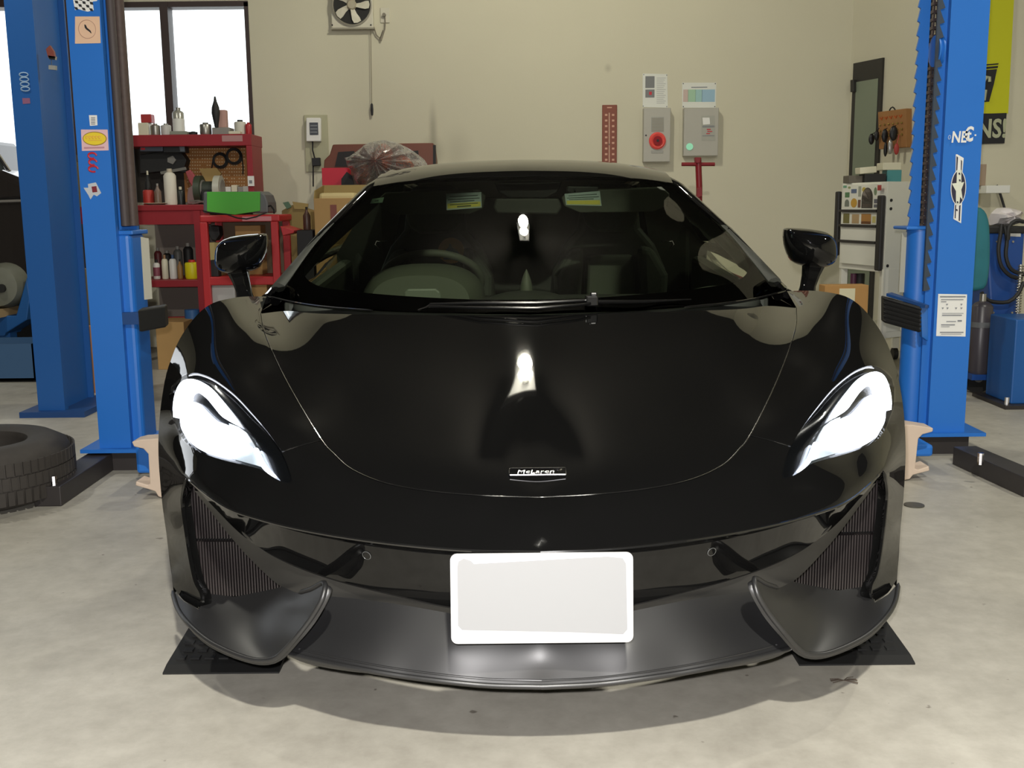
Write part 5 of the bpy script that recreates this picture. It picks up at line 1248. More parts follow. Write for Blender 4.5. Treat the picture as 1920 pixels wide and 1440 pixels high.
# items in the cart
a = xz(388, 470, yc_ + .1)
def put(name, label, cat, px0, px1, pyt, y, d, z0, m, group=None, bevel=.004):
    o = pbox(name, px0, px1, pyt, y, d, z0, m, bevel=bevel); return solo(o, label, cat, group)
def jar(name, label, cat, px0, px1, pyt, y, z0, m, cap=None, prof='can', group=None, lab=None):
    xa_, zt_ = xz(px0, pyt, y); xb_, _ = xz(px1, pyt, y); r = abs(xb_ - xa_) / 2; c = Vector(((xa_ + xb_) / 2, y + r, z0)); h = zt_ - z0
    pf = {'can': [(r * .92, 0), (r, .01), (r, h * .80), (r * .8, h * .86), (r * .45, h * .9)],
          'spray': [(r * .95, 0), (r, .008), (r, h * .74), (r * .75, h * .82), (r * .4, h * .84)],
          'bottle': [(r * .9, 0), (r, .01), (r, h * .62), (r * .45, h * .78), (r * .32, h * .88)],
          'tub': [(r * .9, 0), (r, .01), (r, h * .78), (r * .9, h * .86), (r * .5, h * .88)]}[prof]
    o = MB().lathe(pf, c, 20).build(name, m, None, True); solo(o, label, cat, group)
    rc = pf[-1][0]; MB().cyl(c + Vector((0, 0, pf[-1][1])), c + Vector((0, 0, h)), rc * .95, 14).build('cap', cap or BK, o, True)
    if lab: MB().lathe([(r * 1.01, h * .15), (r * 1.01, h * .6)], c, 20, cap=False).build('label_band', lab, o, True)
    return o
blob('motor_unit', 'dark small motor on the upper shelf of the red cart', 'motor', [(392,422),(410,424),(412,440),(404,452),(396,450),(390,436)], yc_ + .2, .1, BK).location.z += 0
# lower shelf bottles (z = zls)
yv = yb_ + .12
jar('spray_can', 'white spray can with green foot, leftmost on the bench lower shelf', 'can', 284, 297, 487, yv, zls, mat('can_white', (206, 204, 198), .4), BK, 'spray', lab=mat('label_maroon', (130, 70, 84), .5))
jar('spray_can', 'cream spray can with tan top on the bench lower shelf', 'can', 300, 312, 478, yv, zls, CREAM, mat('cap_tan', (166, 130, 96), .5), 'spray')
jar('spray_can', 'white spray can with blue cap on the bench lower shelf', 'can', 314, 328, 478, yv, zls, mat('can_white2', (220, 220, 214), .4), mat('cap_blue', (60, 84, 120), .5), 'spray')
jar('bottle', 'tan plastic bottle left of the yellow tub on the bench lower shelf', 'bottle', 330, 340, 486, yv, zls, mat('bottle_tan', (150, 112, 66), .5), BK, 'bottle')
jar('plastic_tub', 'bright yellow plastic tub with red cap on the bench lower shelf', 'tub', 342, 369, 488, yv - .03, zls, mat('tub_yellow', (226, 214, 26), .45), mat('cap_red', (190, 50, 44), .5), 'tub')
for i, (x0, x1, t, m_, lb) in enumerate(((286,300,465,mat('spool_dark_red',(96,34,38),.5),'dark red cap lying behind the spray cans'),(302,318,470,BK,'black tin behind the cream spray can'),(322,338,462,mat('tin_grey',(96,96,92),.5),'grey tin behind the blue-capped can'),(340,358,456,BK,'tall black tin behind the yellow tub'))):
    jar('tin', lb + ' on the bench lower shelf', 'tin', x0, x1, t, yv + .18, zls, m_, GREYM, 'can')
# bench top items
zb2 = zt2
jar('paper_roll', 'tall white paper roll standing on the red work bench', 'paper roll', 302, 325, 316, yb_ + .15, zb2, mat('roll_white', (226, 222, 208), .7), mat('roll_core', (190, 180, 160), .7), 'can')
jar('grease_tub', 'red and black tub at the left end of the work bench', 'tub', 264, 284, 352, yb_ + .12, zb2, mat('tub_red', (176, 52, 44), .5), BK, 'tub')
jar('glass_jar', 'small brownish glass jar between red tub and paper roll', 'jar', 286, 299, 344, yb_ + .10, zb2, mat('jar_brownish', (120, 100, 88), .3), mat('jar_lid_grey', (150, 146, 140), .4), 'bottle')
jar('spray_can', 'dark spray can right of the paper roll on the work bench', 'can', 328, 343, 350, yb_ + .2, zb2, mat('can_darkgreen', (34, 40, 38), .4), CREAM, 'spray')
jar('work_lamp', 'black inspection lamp hanging on the dark panel left of the pegboard', 'lamp', 268, 280, 320, yb_ + .3, zb2, BK, CREAM, 'bottle')
di = MB().lathe([(.04, 0), (.085, .012), (.08, .014), (.035, .006)], P(292, 385, yb_ + .08) * 1.0, 24)
o = di.build('shallow_dish', CREAM, None, True); solo(o, 'shallow cream dish at the front of the work bench', 'dish')
dz_ = zb2 - min(v.co.z for v in o.data.vertices); 
for v in o.data.vertices: v.co.z += dz_
# bench grinder
q = P(395, 350, yb_ + .25); bg = thing('bench_grinder', 'bench grinder with two pale wheels and green body on the work bench', 'grinder', (q.x, q.y, zb2))
zc2 = P(395, 356, yb_ + .25).z
MB().cyl((P(382,350,q.y).x, q.y, zc2), (P(404,350,q.y).x, q.y, zc2), .06, 24).build('grinder_motor', DKG, bg, True)
for px, m_ in ((374, mat('guard_dark_green', (60, 70, 54), .5)), (410, mat('guard_silver', (190, 190, 176), .4))):
    x_ = P(px, 350, q.y).x; MB().cyl((x_ - .022, q.y, zc2), (x_ + .022, q.y, zc2), .10, 28).build('grinding_wheel_guard', m_, bg, True)
    MB().cyl((x_ - .03, q.y, zc2), (x_ + .03, q.y, zc2), .07, 24).build('grinding_wheel', GREYM, bg, True)
MB().box((P(380,350,q.y).x, q.y - .07, zb2), (P(406,350,q.y).x, q.y + .07, zc2)).build('grinder_base', BK, bg, bevel=.01)
blob('cardboard_flap', 'tan cardboard piece propped behind the bench grinder', 'cardboard', [(373,316),(406,315),(415,326),(398,342),(386,340)], yb_ + .5, .02, mat('card_tan', (176, 148, 92), .8), bevel=.001)
blob('pink_folder', 'faded red bracket leaning on the pegboard', 'bracket', [(347,322),(356,318),(372,338),(374,356),(366,360),(354,340)], yb_ + .42, .03, mat('faded_red_paint', (168, 76, 82), .6))
blob('plastic_bag', 'clear bag of parts beside the bench grinder', 'bag', [(352,352),(362,346),(370,352),(374,370),(372,383),(350,383),(350,366)], yb_ + .2, .06, mat('bag_mauve', (150, 124, 122), .3), bevel=.012)
# small things right of the grinder
for i, (x0, x1, t, m_, lb) in enumerate(((418,432,350,WHITE,'white small carton, leftmost'),(433,444,347,CREAM,'cream small carton, second'),(445,455,350,GREYM,'grey-white small carton, third'),(455,472,349,mat('carton_pale', (200, 200, 188), .6),'pale small carton, rightmost'))):
    put('small_carton', lb + ' in the row behind the green battery charger', 'box', x0, x1, t, yb_ + .35, .08, zb2, m_, 'small cartons behind the charger')
o = put('notice_card', 'white card with grey figure on the right end of the pegboard', 'notice', 464, 476, 330, ys - .012, .0055, P(464, 349, ys).z, WHITE, bevel=0)
wbox('card_mark', 467, 338, 473, 344, .001, GREYP, o, y=ys - .012, bevel=0)
# hanging machinery dark mass
o = blob('air_tool', 'dark air tool hanging left of the pegboard', 'tool', [(262,290),(300,284),(340,286),(350,300),(346,312),(350,324),(300,322),(262,326)], ys + .12, .10, BK, sub=(('tool_rod', [(300,322),(348,313),(350,318),(302,327)], .01, SIL), ('tool_disc', [(314,296),(324,292),(330,300),(324,308),(314,304)], .012, GREYM)))
o = blob('tool_case', 'blue-grey plastic case hanging under the red shelf', 'case', [(262,274),(305,274),(305,284),(262,284)], ys + .05, .1, mat('case_bluegrey', (84, 92, 104), .5), sub=(('case_mark', [(264,277),(272,277),(272,281),(264,281)], .001, REDP),))
blob('tool_case', 'dark case with pale end hanging under the red shelf beside the pegboard', 'case', [(306,274),(346,274),(348,286),(306,286)], ys + .05, .1, mat('case_dark', (44, 46, 48), .5), sub=(('case_end', [(336,274),(346,274),(346,284),(338,284)], .001, mat('case_end_grey', (112, 120, 128), .5)),))
# cable coils on pegboard
for i, (px, py, r) in enumerate(((413,301,.055),(439,293,.058))):
    c = P(px, py, yp - .03); k = MB()
    for j in range(3): k.tube([c + Vector((math.cos(a) * (r - j * .006), -.006 * j, math.sin(a) * (r - j * .006 + .004 * (j == 1)))) for a in [t * math.pi / 12 for t in range(24)]], .005, 6, closed=True)
    k.tube([c + Vector((-r, 0, 0)), c + Vector((-r - .01, 0, -.05)), c + Vector((-r - .02, 0, -.06))] if i == 0 else [c + Vector((r, 0, 0)), c + Vector((r + .004, 0, -.08)), c + Vector((r, 0, -.13))], .005, 6)
    solo(k.build('cable_coil', BK, None, True), ('left' if i == 0 else 'right') + ' black cable coil of the two hanging on the pegboard', 'cable', 'cable coils on the pegboard')
# things on top of the shelf
y0 = ys + .06
put('carton', 'cream carton at the left end of the window shelf', 'box', 258, 277, 230, y0, .12, zsh, CREAM)
put('red_box', 'small red box standing on the cream carton', 'box', 263, 283, 214, y0 + .01, .08, P(270, 230, y0).z + .001, mat('box_red', (170, 48, 48), .5))
jar('tin', 'bright metal tin on the window shelf beside the cream carton', 'tin', 279, 297, 231, y0, zsh, SIL, SIL, 'can')
jar('tin', 'second metal tin on the window shelf with white lid', 'tin', 298, 317, 231, y0, zsh, mat('tin_white', (200, 200, 196), .4), SIL, 'can')
jar('glass_jar', 'tall glassy canister stack on the window shelf by the mullion', 'jar', 319, 341, 201, y0 + .05, zsh, mat('canister_grey', (176, 176, 166), .25, metal=.3), SIL, 'can', lab=mat('label_white', (226, 226, 220), .5))
put('tray', 'low grey tray on the window shelf', 'tray', 318, 350, 246, y0 - .04, .08, zsh, mat('tray_greygreen', (140, 144, 130), .5))
jar('knob_pot', 'small black pot on the window shelf', 'pot', 352, 368, 246, y0, zsh, BK, BK, 'tub')
jar('carburettor', 'silver carburettor body on the window shelf', 'engine part', 371, 393, 229, y0, zsh, SIL, GREYM, 'tub')
put('parts_box', 'grey flat box under the bottle figure on the window shelf', 'box', 397, 430, 239, y0, .14, zsh, GREYM)
zbx = P(400, 239, y0).z + .001
put('parts_carton', 'brown-pink upright carton on the grey flat box', 'box', 402, 423, 206, y0 + .03, .06, zbx, mat('carton_rose', (190, 150, 140), .6))
c0 = P(406, 238, y0 + .005)
k = MB().lathe([(.014, 0), (.016, .02), (.022, .05), (.03, .10), (.026, .14), (.012, .18), (.006, .215)], (c0.x, c0.y - .0, zbx), 16)
solo(k.build('trigger_sprayer', BK, None, True), 'dark pointed sprayer bottle standing on the grey flat box', 'sprayer')
jar('plastic_pot', 'white pot with black rim near the right end of the window shelf', 'pot', 436, 458, 224, y0, zsh, mat('pot_white', (206, 204, 192), .5), BK, 'tub')
put('paper_pad', 'pale flat pad at the front of the window shelf', 'pad', 428, 450, 246, y0 - .05, .06, zsh, CREAM)
jar('mug', 'red enamel mug at the right end of the window shelf', 'mug', 458, 470, 229, y0, zsh, mat('mug_red', (170, 36, 44), .4), mat('mug_red', (170, 36, 44), .4), 'can')
# green charger on the cart
q = P(440, 385, yc_ + .05); gc = thing('battery_charger', 'bright green and grey battery charger on top of the red cart', 'charger', (q.x, q.y, zc_))
GRN = mat('bright_green', (84, 178, 62), .5); GR2 = mat('charger_grey', (100, 102, 104), .5)
MB().prism([P(a, b, yc_ + .06) for a, b in ((388,362),(487,362),(487,398),(440,405),(388,399))], (0, .02, 0)).build('front_cover', GRN, gc, bevel=.002)
MB().prism([P(a, b, yc_ + .08) for a, b in ((381,362),(488,361),(497,368),(502,382),(503,396),(503,402),(381,402))], (0, .26, 0)).build('charger_body', GR2, gc, bevel=.01)
MB().tube([P(500,390,yc_+.1), P(508,388,yc_+.08), P(514,396,yc_+.06), P(514,402,yc_+.04)], .006, 6).build('charger_handle', BK, gc, True)
MB().tube([P(381,398,yc_+.02), P(400,402,yc_+.0), P(425,404,yc_-.01), P(445,411,yc_-.012), P(462,413,yc_-.012), P(480,409,yc_-.01), P(500,401,yc_+.02)], .0045, 6).build('charger_cable', BK, gc, True)
lo = zc_ - min(min(v.co.z for v in ch.data.vertices) for ch in gc.children if ch.name.startswith(('charger_body', 'front_cover')))
for ch_ in gc.children:
    for v in ch_.data.vertices: v.co.z += lo + .001
pl_ = MB(); pl_.tube([P(340,397,yc_+.3), P(358,396,yc_+.3), P(372,400,yc_+.3)], .006, 6).tube([P(345,402,yc_+.3), P(358,399,yc_+.3), P(374,396,yc_+.3)], .006, 6)
o = pl_.build('pliers', SIL, None, True); solo(o, 'pair of metal pliers lying between bench and charger', 'pliers')
lo = zb2 - min(v.co.z for v in o.data.vertices)
for v in o.data.vertices: v.co.z += lo; v.co.y += .2
# cart shelf contents
put('carton', 'brown carton on the upper cart shelf behind the car mirror', 'box', 440, 488, 423, yc_ + .2, .15, zcm, CARD)
put('parts_box', 'pale yellow carton on the cart shelf left of the car mirror', 'box', 389, 412, 455, yc_ + .14, .12, zcm, mat('carton_paleyellow', (186, 168, 110), .7))
put('oil_can', 'dark can at the left of the cart shelf', 'can', 392, 408, 488, yc_ + .04, .08, zcm, BK)
zlow = .16
put('storage_bin', 'translucent white storage bin on the lowest cart shelf', 'bin', 391, 440, 534, yc_ + .06, .25, zlow, mat('bin_white', (190, 190, 186), .4), bevel=.01)
put('carton', 'brown carton beside the white bin on the lowest cart shelf', 'box', 446, 500, 530, yc_ + .06, .25, zlow, CARD)
# --- cartons, suitcase and bagged goods behind the left side of the car
yq = 7.3
def carton(name, label, px0, px1, pyt, y, d, z0, m, group=None):
    o = pbox(name, px0, px1, pyt, y, d, z0, m, bevel=.002); return solo(o, label, 'box', group)
o = carton('cardboard_carton', 'large open cardboard carton standing next to the car windscreen pillar', 588, 668, 372, 6.98, .33, 0, CARD)
xA, zA = xz(588, 372, 6.98); xB, _ = xz(668, 372, 6.98)
MB().prism([Vector((xA, 7.30, zA)), Vector((xB, 7.30, zA)), Vector((xB + .02, 7.34, zA + .09)), Vector((xA + .0, 7.34, zA + .09))], (0, .006, 0)).build('carton_flap', CARD2, o)
MB().prism([Vector((xA, 6.98, zA)), Vector((xA, 7.31, zA)), Vector((xA + .01, 7.31, zA + .09)), Vector((xA + .0, 7.02, zA + .05))], (.006, 0, 0)).build('carton_flap', CARD2, o)
wbox('carton_print', 619, 384, 632, 411, .002, mat('print_brown', (128, 70, 58), .6), o, y=6.98, bevel=0)
MB().box((xA + .02, 7.05, zA - .05), (xB - .02, 7.27, zA + .035)).build('packing_paper', mat('packing_cream', (206, 190, 140), .8), o, bevel=.02)
blob('cardboard_carton', 'olive cardboard carton with open flaps between cart and large carton', 'box', [(528,395),(548,384),(560,390),(582,396),(584,420),(584,520),(528,520)], 7.5, .3, CARD2, sub=(('green_strap', [(530,380),(540,378),(546,388),(538,392)], .02, mat('strap_green', (90, 120, 96), .6)), ('carton_flap_pale', [(548,378),(578,382),(576,392),(552,392)], .01, mat('flap_olive', (168, 146, 92), .8)),))
oc_ = bpy.data.objects['cardboard_carton.001']
for v in oc_.data.vertices:
    if v.co.z < .8: v.co.z = 0
sp_ = jar('wiper_fluid_bottle', 'dark capped bottle standing on the black crate by the olive carton', 'bottle', 566, 580, 388, 7.2, P(570, 432, 7.1).z + .001, mat('bottle_brown', (90, 66, 56), .4), BK, 'bottle')
o = carton('storage_crate', 'black plastic crate beside the large cardboard carton', 556, 586, 432, 7.1, .3, 0, BK)
# suitcase-like brown case on a stand behind
yk = 7.95
q = P(715, 320, yk); sk = thing('storage_cabinet', 'dark brown cabinet lid against the back wall behind the bagged goods', 'cabinet', (q.x, yk, 0))
BRN = mat('case_red_brown', (112, 62, 44), .5, noise=.15, nscale=5)
MB().prism([P(a, b, yk) for a, b in ((618,290),(624,271),(800,268),(812,268),(816,300),(816,330),(606,330),(608,300))], (0, .25, 0)).build('cabinet_lid', BRN, sk, bevel=.006)
MB().prism([P(a, b, yk - .004) for a, b in ((812,272),(817,272),(817,312),(812,312))], (0, .02, 0)).build('lid_edge', BK, sk)
MB().prism([P(a, b, yk - .01) for a, b in ((634,285),(664,283),(668,298),(658,312),(628,312))], (0, .02, 0)).build('dark_opening', BK, sk)
MB().prism([P(a, b, yk - .01) for a, b in ((764,284),(784,282),(786,300),(766,302))], (0, .02, 0)).build('dark_opening', BK, sk)
xA, zA = xz(606, 330, yk); xB, _ = xz(816, 330, yk)
MB().box((xA, yk, 0), (xB, yk + .3, zA)).build('cabinet_body', mat('cabinet_dark', (70, 56, 48), .6), sk)
rc = carton('crimson_box', 'crimson box with black round end between carton and bagged goods', 603, 652, 315, 7.75, .15, zA * 0 + .0, mat('crimson', (206, 36, 60), .5))
MB().prism([P(a, b, 7.74) for a, b in ((640,335),(650,322),(660,330),(664,348),(640,348))], (0, .02, 0)).build('box_black_end', BK, rc)
# plastic covered orange goods
def lump(name, pts, y, d, m, parent=None, wob=.02):
    random.seed(5); c = sum((P(a, b, y) for a, b in pts), Vector()) / len(pts); base = [P(a, b, y) for a, b in smooth(pts + [pts[0]], 8)[:-1]]; n = len(base); vs = []; fs = []
    for k_, (s_, dy) in enumerate(((1, .0), (.93, -d * .4), (.75, -d * .75), (.45, -d * .95), (.02, -d))):
        for i, q_ in enumerate(base):
            w_ = wob * math.sin(i * 1.9 + k_ * .7) * (1 - abs(s_ - .6)); vs.append(Vector((c.x + (q_.x - c.x) * s_, y + dy + w_, c.z + (q_.z - c.z) * s_)))
    for k_ in range(4):
        for i in range(n): fs.append((k_ * n + i, k_ * n + (i + 1) % n, (k_ + 1) * n + (i + 1) % n, (k_ + 1) * n + i))
    fs.append(tuple(range(n)))
    return MB().add(vs, fs).build(name, m, parent, True)
q = P(715, 330, 7.6); bgx = thing('bagged_goods', 'orange goods under clear crumpled plastic behind the car roof', 'plastic bag', (q.x, 7.6, 0))
ORG = mat('orange_goods', (236, 112, 58), .5, noise=.25, nscale=14); ORD = mat('dark_goods', (110, 112, 90), .6, noise=.4, nscale=20)
lump('orange_bundle', [(706,275),(720,268),(734,280),(736,300),(728,318),(712,322),(692,320),(694,296)], 7.62, .10, ORG, bgx)
lump('orange_bundle', [(744,296),(756,292),(770,300),(776,316),(744,322)], 7.62, .08, ORG, bgx)
lump('orange_bundle', [(676,314),(690,310),(694,330),(688,344),(674,338)], 7.60, .07, ORG, bgx)
lump('dark_bundle', [(696,318),(716,322),(738,316),(730,334),(700,346)], 7.56, .06, ORD, bgx)
film = glass_mat('crumpled_film', (.93, .93, .92), .32, k=3.2); film_nt = film.node_tree
tcn = film_nt.nodes.new('ShaderNodeTexCoord'); nn2 = film_nt.nodes.new('ShaderNodeTexNoise'); nn2.inputs['Scale'].default_value = 16; nn2.inputs['Distortion'].default_value = 2
bpn = film_nt.nodes.new('ShaderNodeBump'); bpn.inputs['Strength'].default_value = 1; bpn.inputs['Distance'].default_value = .05
film_nt.links.new(tcn.outputs['Object'], nn2.inputs['Vector']); film_nt.links.new(nn2.outputs['Fac'], bpn.inputs['Height'])
for n_ in film_nt.nodes:
    if n_.type in ('BSDF_GLOSSY', 'FRESNEL'): film_nt.links.new(bpn.outputs['Normal'], n_.inputs['Normal'])
dfn = film_nt.nodes.new('ShaderNodeBsdfDiffuse'); dfn.inputs[0].default_value = (.85, .83, .80, 1); mfn = film_nt.nodes.new('ShaderNodeMixShader'); mfn.inputs[0].default_value = .12
fo_ = film_nt.nodes['Material Output']; film_nt.links.new(fo_.inputs[0].links[0].from_socket, mfn.inputs[1]); film_nt.links.new(dfn.outputs[0], mfn.inputs[2]); film_nt.links.new(mfn.outputs[0], fo_.inputs[0])
lump('plastic_film', [(646,296),(662,290),(684,272),(714,263),(744,268),(772,282),(800,306),(800,340),(720,352),(676,350),(660,322),(650,308)], 7.62, .22, film, bgx, .06)
MB().box((P(678,340,7.5).x, 7.36, 0), (P(800,340,7.5).x, 7.7, P(700, 350, 7.5).z)).build('goods_crate', CARD2, bgx)
# --- left edge behind the posts
yy = 7.9
o = MB().box((P(128,300,yy).x, yy, 0), (P(160,300,yy).x, yy + .35, P(140,304,yy).z)).build('tall_carton', CARD2, None, bevel=.003); solo(o, 'tall olive-brown carton stack between the two left lift posts', 'box')
zt4 = P(140,304,yy).z
o = MB().box((P(130,300,yy).x, yy + .02, zt4 + .001), (P(150,300,yy).x, yy + .3, zt4 + .05)).build('flat_carton', mat('flat_box_brown', (120, 104, 76), .7), None, bevel=.003); solo(o, 'flat brown box on top of the tall carton between the left lift posts', 'box')
yy = 6.6
o = MB().box((P(140,560,yy).x, yy, .0), (P(168,560,yy).x, yy + .12, P(150,505,yy).z)).build('olive_board', mat('olive_board', (118, 106, 74), .7), None); solo(o, 'olive board standing behind the left lift post', 'board')
yy = 6.2
o = MB().box((P(155,640,yy).x, yy, .0), (P(180,640,yy).x, yy + .06, P(160,612,yy).z)).build('wooden_plank', mat('plank_orange_brown', (170, 116, 72), .6, noise=.15, nscale=4), None); solo(o, 'orange-brown wooden panel low between the left lift posts', 'plank')
MB().box((P(152,640,yy).x, yy - .01, .0), (P(155,640,yy).x, yy + .05, P(160,612,yy).z)).build('plank_edge', CREAM, o)
o = MB().box((P(136,420,7.2).x, 7.2, P(140,420,7.2).z), (P(160,420,7.2).x, 7.5, P(140,388,7.2).z)).build('red_case', mat('case_red', (150, 24, 36), .5), None)
cabz = P(140,420,7.2).z
solo(o, 'small red case between the two left lift posts', 'case')
o = MB().box((P(134,420,7.15).x, 7.15, 0), (P(164,420,7.15).x, 7.55, cabz)).build('dark_cabinet', mat('cabinet_brown_black', (58, 48, 42), .6), None, bevel=.004); solo(o, 'dark low cabinet under the small red case', 'cabinet')
MB().cyl(P(142,432,7.13), P(142,452,7.13), .035, 16).build('cabinet_lamp', SIL, o, True)
# classic car at the left edge
CB = mat('old_car_dark_paint', (44, 40, 38), .15, coat=1.0); oc = thing('classic_car', 'dark classic car seen at the left picture edge behind the far lift column', 'car', (-4.6, 7.8, 0))
yb5 = 7.5; body = []
for x, top in ((-5.6, 1.0), (-4.5, 1.02), (-3.98, .98), (-3.62, .90), (-3.44, .78)): body.append((x, top))
zh = P(20, 350, yb5).z
MB().prism([Vector((-5.9, yb5, .42)), Vector((-5.9, yb5, zh + .12)), Vector((P(0,318,yb5).x, yb5, P(0,318,yb5).z)), Vector((P(30,330,yb5).x, yb5, P(30,330,yb5).z)), Vector((P(62,350,yb5).x, yb5, P(62,352,yb5).z)), Vector((P(66,385,yb5).x, yb5, P(66,385,yb5).z)), Vector((P(66,385,yb5).x, yb5, .45))], (0, .62, 0)).build('car_body', CB, oc, bevel=.05, seg=4)
MB().prism([Vector((-5.6, yb5 + .15, zh + .1)), Vector((-5.4, yb5 + .2, zh + .60)), Vector((P(-20,262,yb5+.2).x, yb5 + .2, P(0,262,yb5+.2).z)), Vector((P(14,326,yb5+.2).x, yb5 + .2, zh + .05))], (0, .42, 0)).build('car_cabin', mat('old_car_glass', (60, 66, 66), .08), oc, bevel=.03)
MB().tube([P(-30,250,yb5+.14), P(18,322,yb5+.14)], .014, 8).build('windscreen_frame', CHROME, oc, True)
a, b = P(-30,376,yb5-.01), P(34,374,yb5-.01); MB().tube([a, b, b + Vector((.3, 0, 0))], .022, 8).build('chrome_strip', CHROME, oc, True)
MB().box((a.x - .2, yb5 - .0, .12), (P(66,385,yb5).x, yb5 + .02, .46)).build('car_sill', BK, oc)
for x_ in (-5.3,): MB().cyl((x_, yb5 - .02, .32), (x_, yb5 + .2, .32), .32, 28).build('car_wheel', RUBBER, oc, True)
MB().box((-5.9, yb5 + .02, 0), (P(60,385,yb5).x, yb5 + .6, .44)).build('car_underside', BK, oc)
# machine bits under it
ym = 7.15
gm_ = thing('gear_casing', 'grey round gearbox casing on a blue stand at the left edge', 'engine part', (P(10,520,ym).x, ym, 0))
zc5 = P(10,535,ym).z
MB().lathe([(.05, -.12), (.13, -.10), (.15, -.02), (.15, .05), (.10, .10), (.04, .12)], (P(8,530,ym).x, ym, zc5), 28, 'Y').build('casing', mat('casing_grey', (112, 114, 102), .5, noise=.2, nscale=15), gm_, True)
MB().cyl((P(21,537,ym).x, ym - .13, zc5 - .01), (P(21,537,ym).x, ym - .15, zc5 - .01), .028, 16).build('casing_hole', BK, gm_, True)
MB().box((P(-40,580,ym).x, ym - .15, P(0,592,ym).z), (P(18,580,ym).x, ym + .15, P(0,577,ym).z)).build('wood_block', mat('block_tan', (176, 150, 110), .7), gm_)
MB().prism([P(a, b, ym - .05) for a, b in ((-40,592),(30,592),(50,520),(56,560),(50,600),(10,625),(8,630),(-40,632))], (0, .25, 0)).build('stand_frame', mat('stand_blue', (24, 86, 150), .5), gm_, bevel=.006)
MB().box((P(-30,640,ym).x, ym, .0), (P(20,640,ym).x, ym + .1, P(0,624,ym).z)).build('stand_leg', mat('stand_blue', (24, 86, 150), .5), gm_)
yt = 6.62
bt = thing('drain_tray', 'blue plastic tray on the floor at the left edge', 'tray', (P(20,660,yt).x, yt, 0))
zt6 = P(20,645,yt).z; zb6 = .012
xt0, xt1 = P(-60,660,yt).x, P(64,660,yt).x
MB().box((xt0, yt, zb6), (xt1, yt + .015, zt6)).box((xt0, yt + .345, zb6), (xt1, yt + .36, zt6)).box((xt1 - .015, yt, zb6), (xt1, yt + .36, zt6)).box((xt0, yt, zb6), (xt1, yt + .36, zb6 + .015)).build('tray_shell', mat('tray_blue', (62, 96, 134), .5), bt)
if zb6 > .01: MB().box((xt0 + .05, yt + .05, 0), (xt1 - .05, yt + .45, zb6)).build('tray_foot', BK, bt)
# --- floor things behind the left post / under bench
yy = 7.1
o = MB().box((P(292,620,yy).x, yy, 0), (P(345,620,yy).x, yy + .3, P(320,604,yy).z)).build('low_carton', CARD, None, bevel=.003); solo(o, 'brown carton on the floor between left lift post and car fender', 'box')
yy = 7.25
o = MB().cyl((P(352,590,yy).x, yy + .1, 0), (P(352,590,yy).x, yy + .1, P(352,583,yy).z), .05, 16).build('blue_bottle', mat('blue_plastic', (50, 96, 150), .5), None, True); solo(o, 'blue container standing under the work bench', 'container')

# ================================================================== RIGHT: TOOL CABINET, SERVICE MACHINE
WHT = mat('cabinet_white', (226, 226, 214), .4); HNDL = mat('handle_dark', (44, 42, 42), .5)
# rotated cabinet: front face from A (left, far) to B (right, near), side face from B to C
A3, B3 = P(1573, 500, 6.95), P(1657, 505, 6.45); C3 = Vector((B3.x + .50, B3.y + .30, 0))
A3.z = B3.z = 0; uf = (B3 - A3).normalized(); wf_ = (B3 - A3).length; us = (C3 - B3).normalized(); ls = (C3 - B3).length
nf = Vector((uf.y, -uf.x, 0)); ns = Vector((us.y, -us.x, 0))
if nf.y > 0: nf = -nf
if ns.y > 0: ns = -ns
ztop = P(1573, 341, 6.95).z; zbot_d = P(1657, 505, 6.45).z; zlow_ = P(1650, 612, 6.45).z
tb = thing('tool_cabinet', 'white roller tool cabinet covered in stickers beside the right lift post', 'tool cabinet', tuple((A3 + C3) / 2))
def cpt(u, z, e=0.0): return A3 + uf * (u * wf_) + Vector((0, 0, z)) + nf * e
def spt(u, z, e=0.0): return B3 + us * (u * ls) + Vector((0, 0, z)) + ns * e
D3 = A3 + (C3 - B3)
def slab(z0, z1, m, name, par, bev=.003): return MB().prism([q + Vector((0, 0, z0)) for q in (A3, B3, C3, D3)], (0, 0, z1 - z0)).build(name, m, par, bevel=bev)
body_ = slab(zbot_d - .02, ztop - .01, WHT, 'cabinet_body', tb)
for q0 in (A3, B3, C3, D3):
    c_ = q0 + ((A3 + C3) / 2 - q0).normalized() * .03; MB().box((c_.x - .02, c_.y - .02, .08), (c_.x + .02, c_.y + .02, zbot_d)).build('cabinet_leg', WHT, tb)
    MB().cyl((c_.x - .015, c_.y, .04), (c_.x + .015, c_.y, .04), .04, 14).build('castor', BK, tb, True)
MB().prism([spt(0, .28, .002), spt(.3, .28, .002), spt(.3, zbot_d, .002), spt(0, zbot_d, .002)], -ns * .012).build('side_lower_panel', WHT, tb)
slab(.24, .28, WHT, 'bottom_shelf', tb)
def zf(py): return P(1615, py, 6.7).z
rows = [(ztop - .02, zf(394)), (zf(398), zf(422)), (zf(426), zf(452)), (zf(456), zf(496))]
for i, (z1, z0) in enumerate(rows):
    dw = MB().prism([cpt(.07, z0, .018), cpt(.86, z0, .018), cpt(.86, z1, .018), cpt(.07, z1, .018)], -nf * .02).build('drawer', WHT, tb, bevel=.002)
    if i < 3: MB().prism([cpt(.05, z0 - .012, .032), cpt(.88, z0 - .012, .032), cpt(.88, z0 + .004, .032), cpt(.05, z0 + .004, .032)], -nf * .02).build('drawer_handle', HNDL, dw, bevel=.002)
MB().prism([cpt(.88, zbot_d - .01, .03), cpt(.98, zbot_d - .01, .03), cpt(.98, ztop - .09, .03), cpt(.88, ztop - .09, .03)], -nf * .03).build('corner_handle', HNDL, tb, bevel=.008)
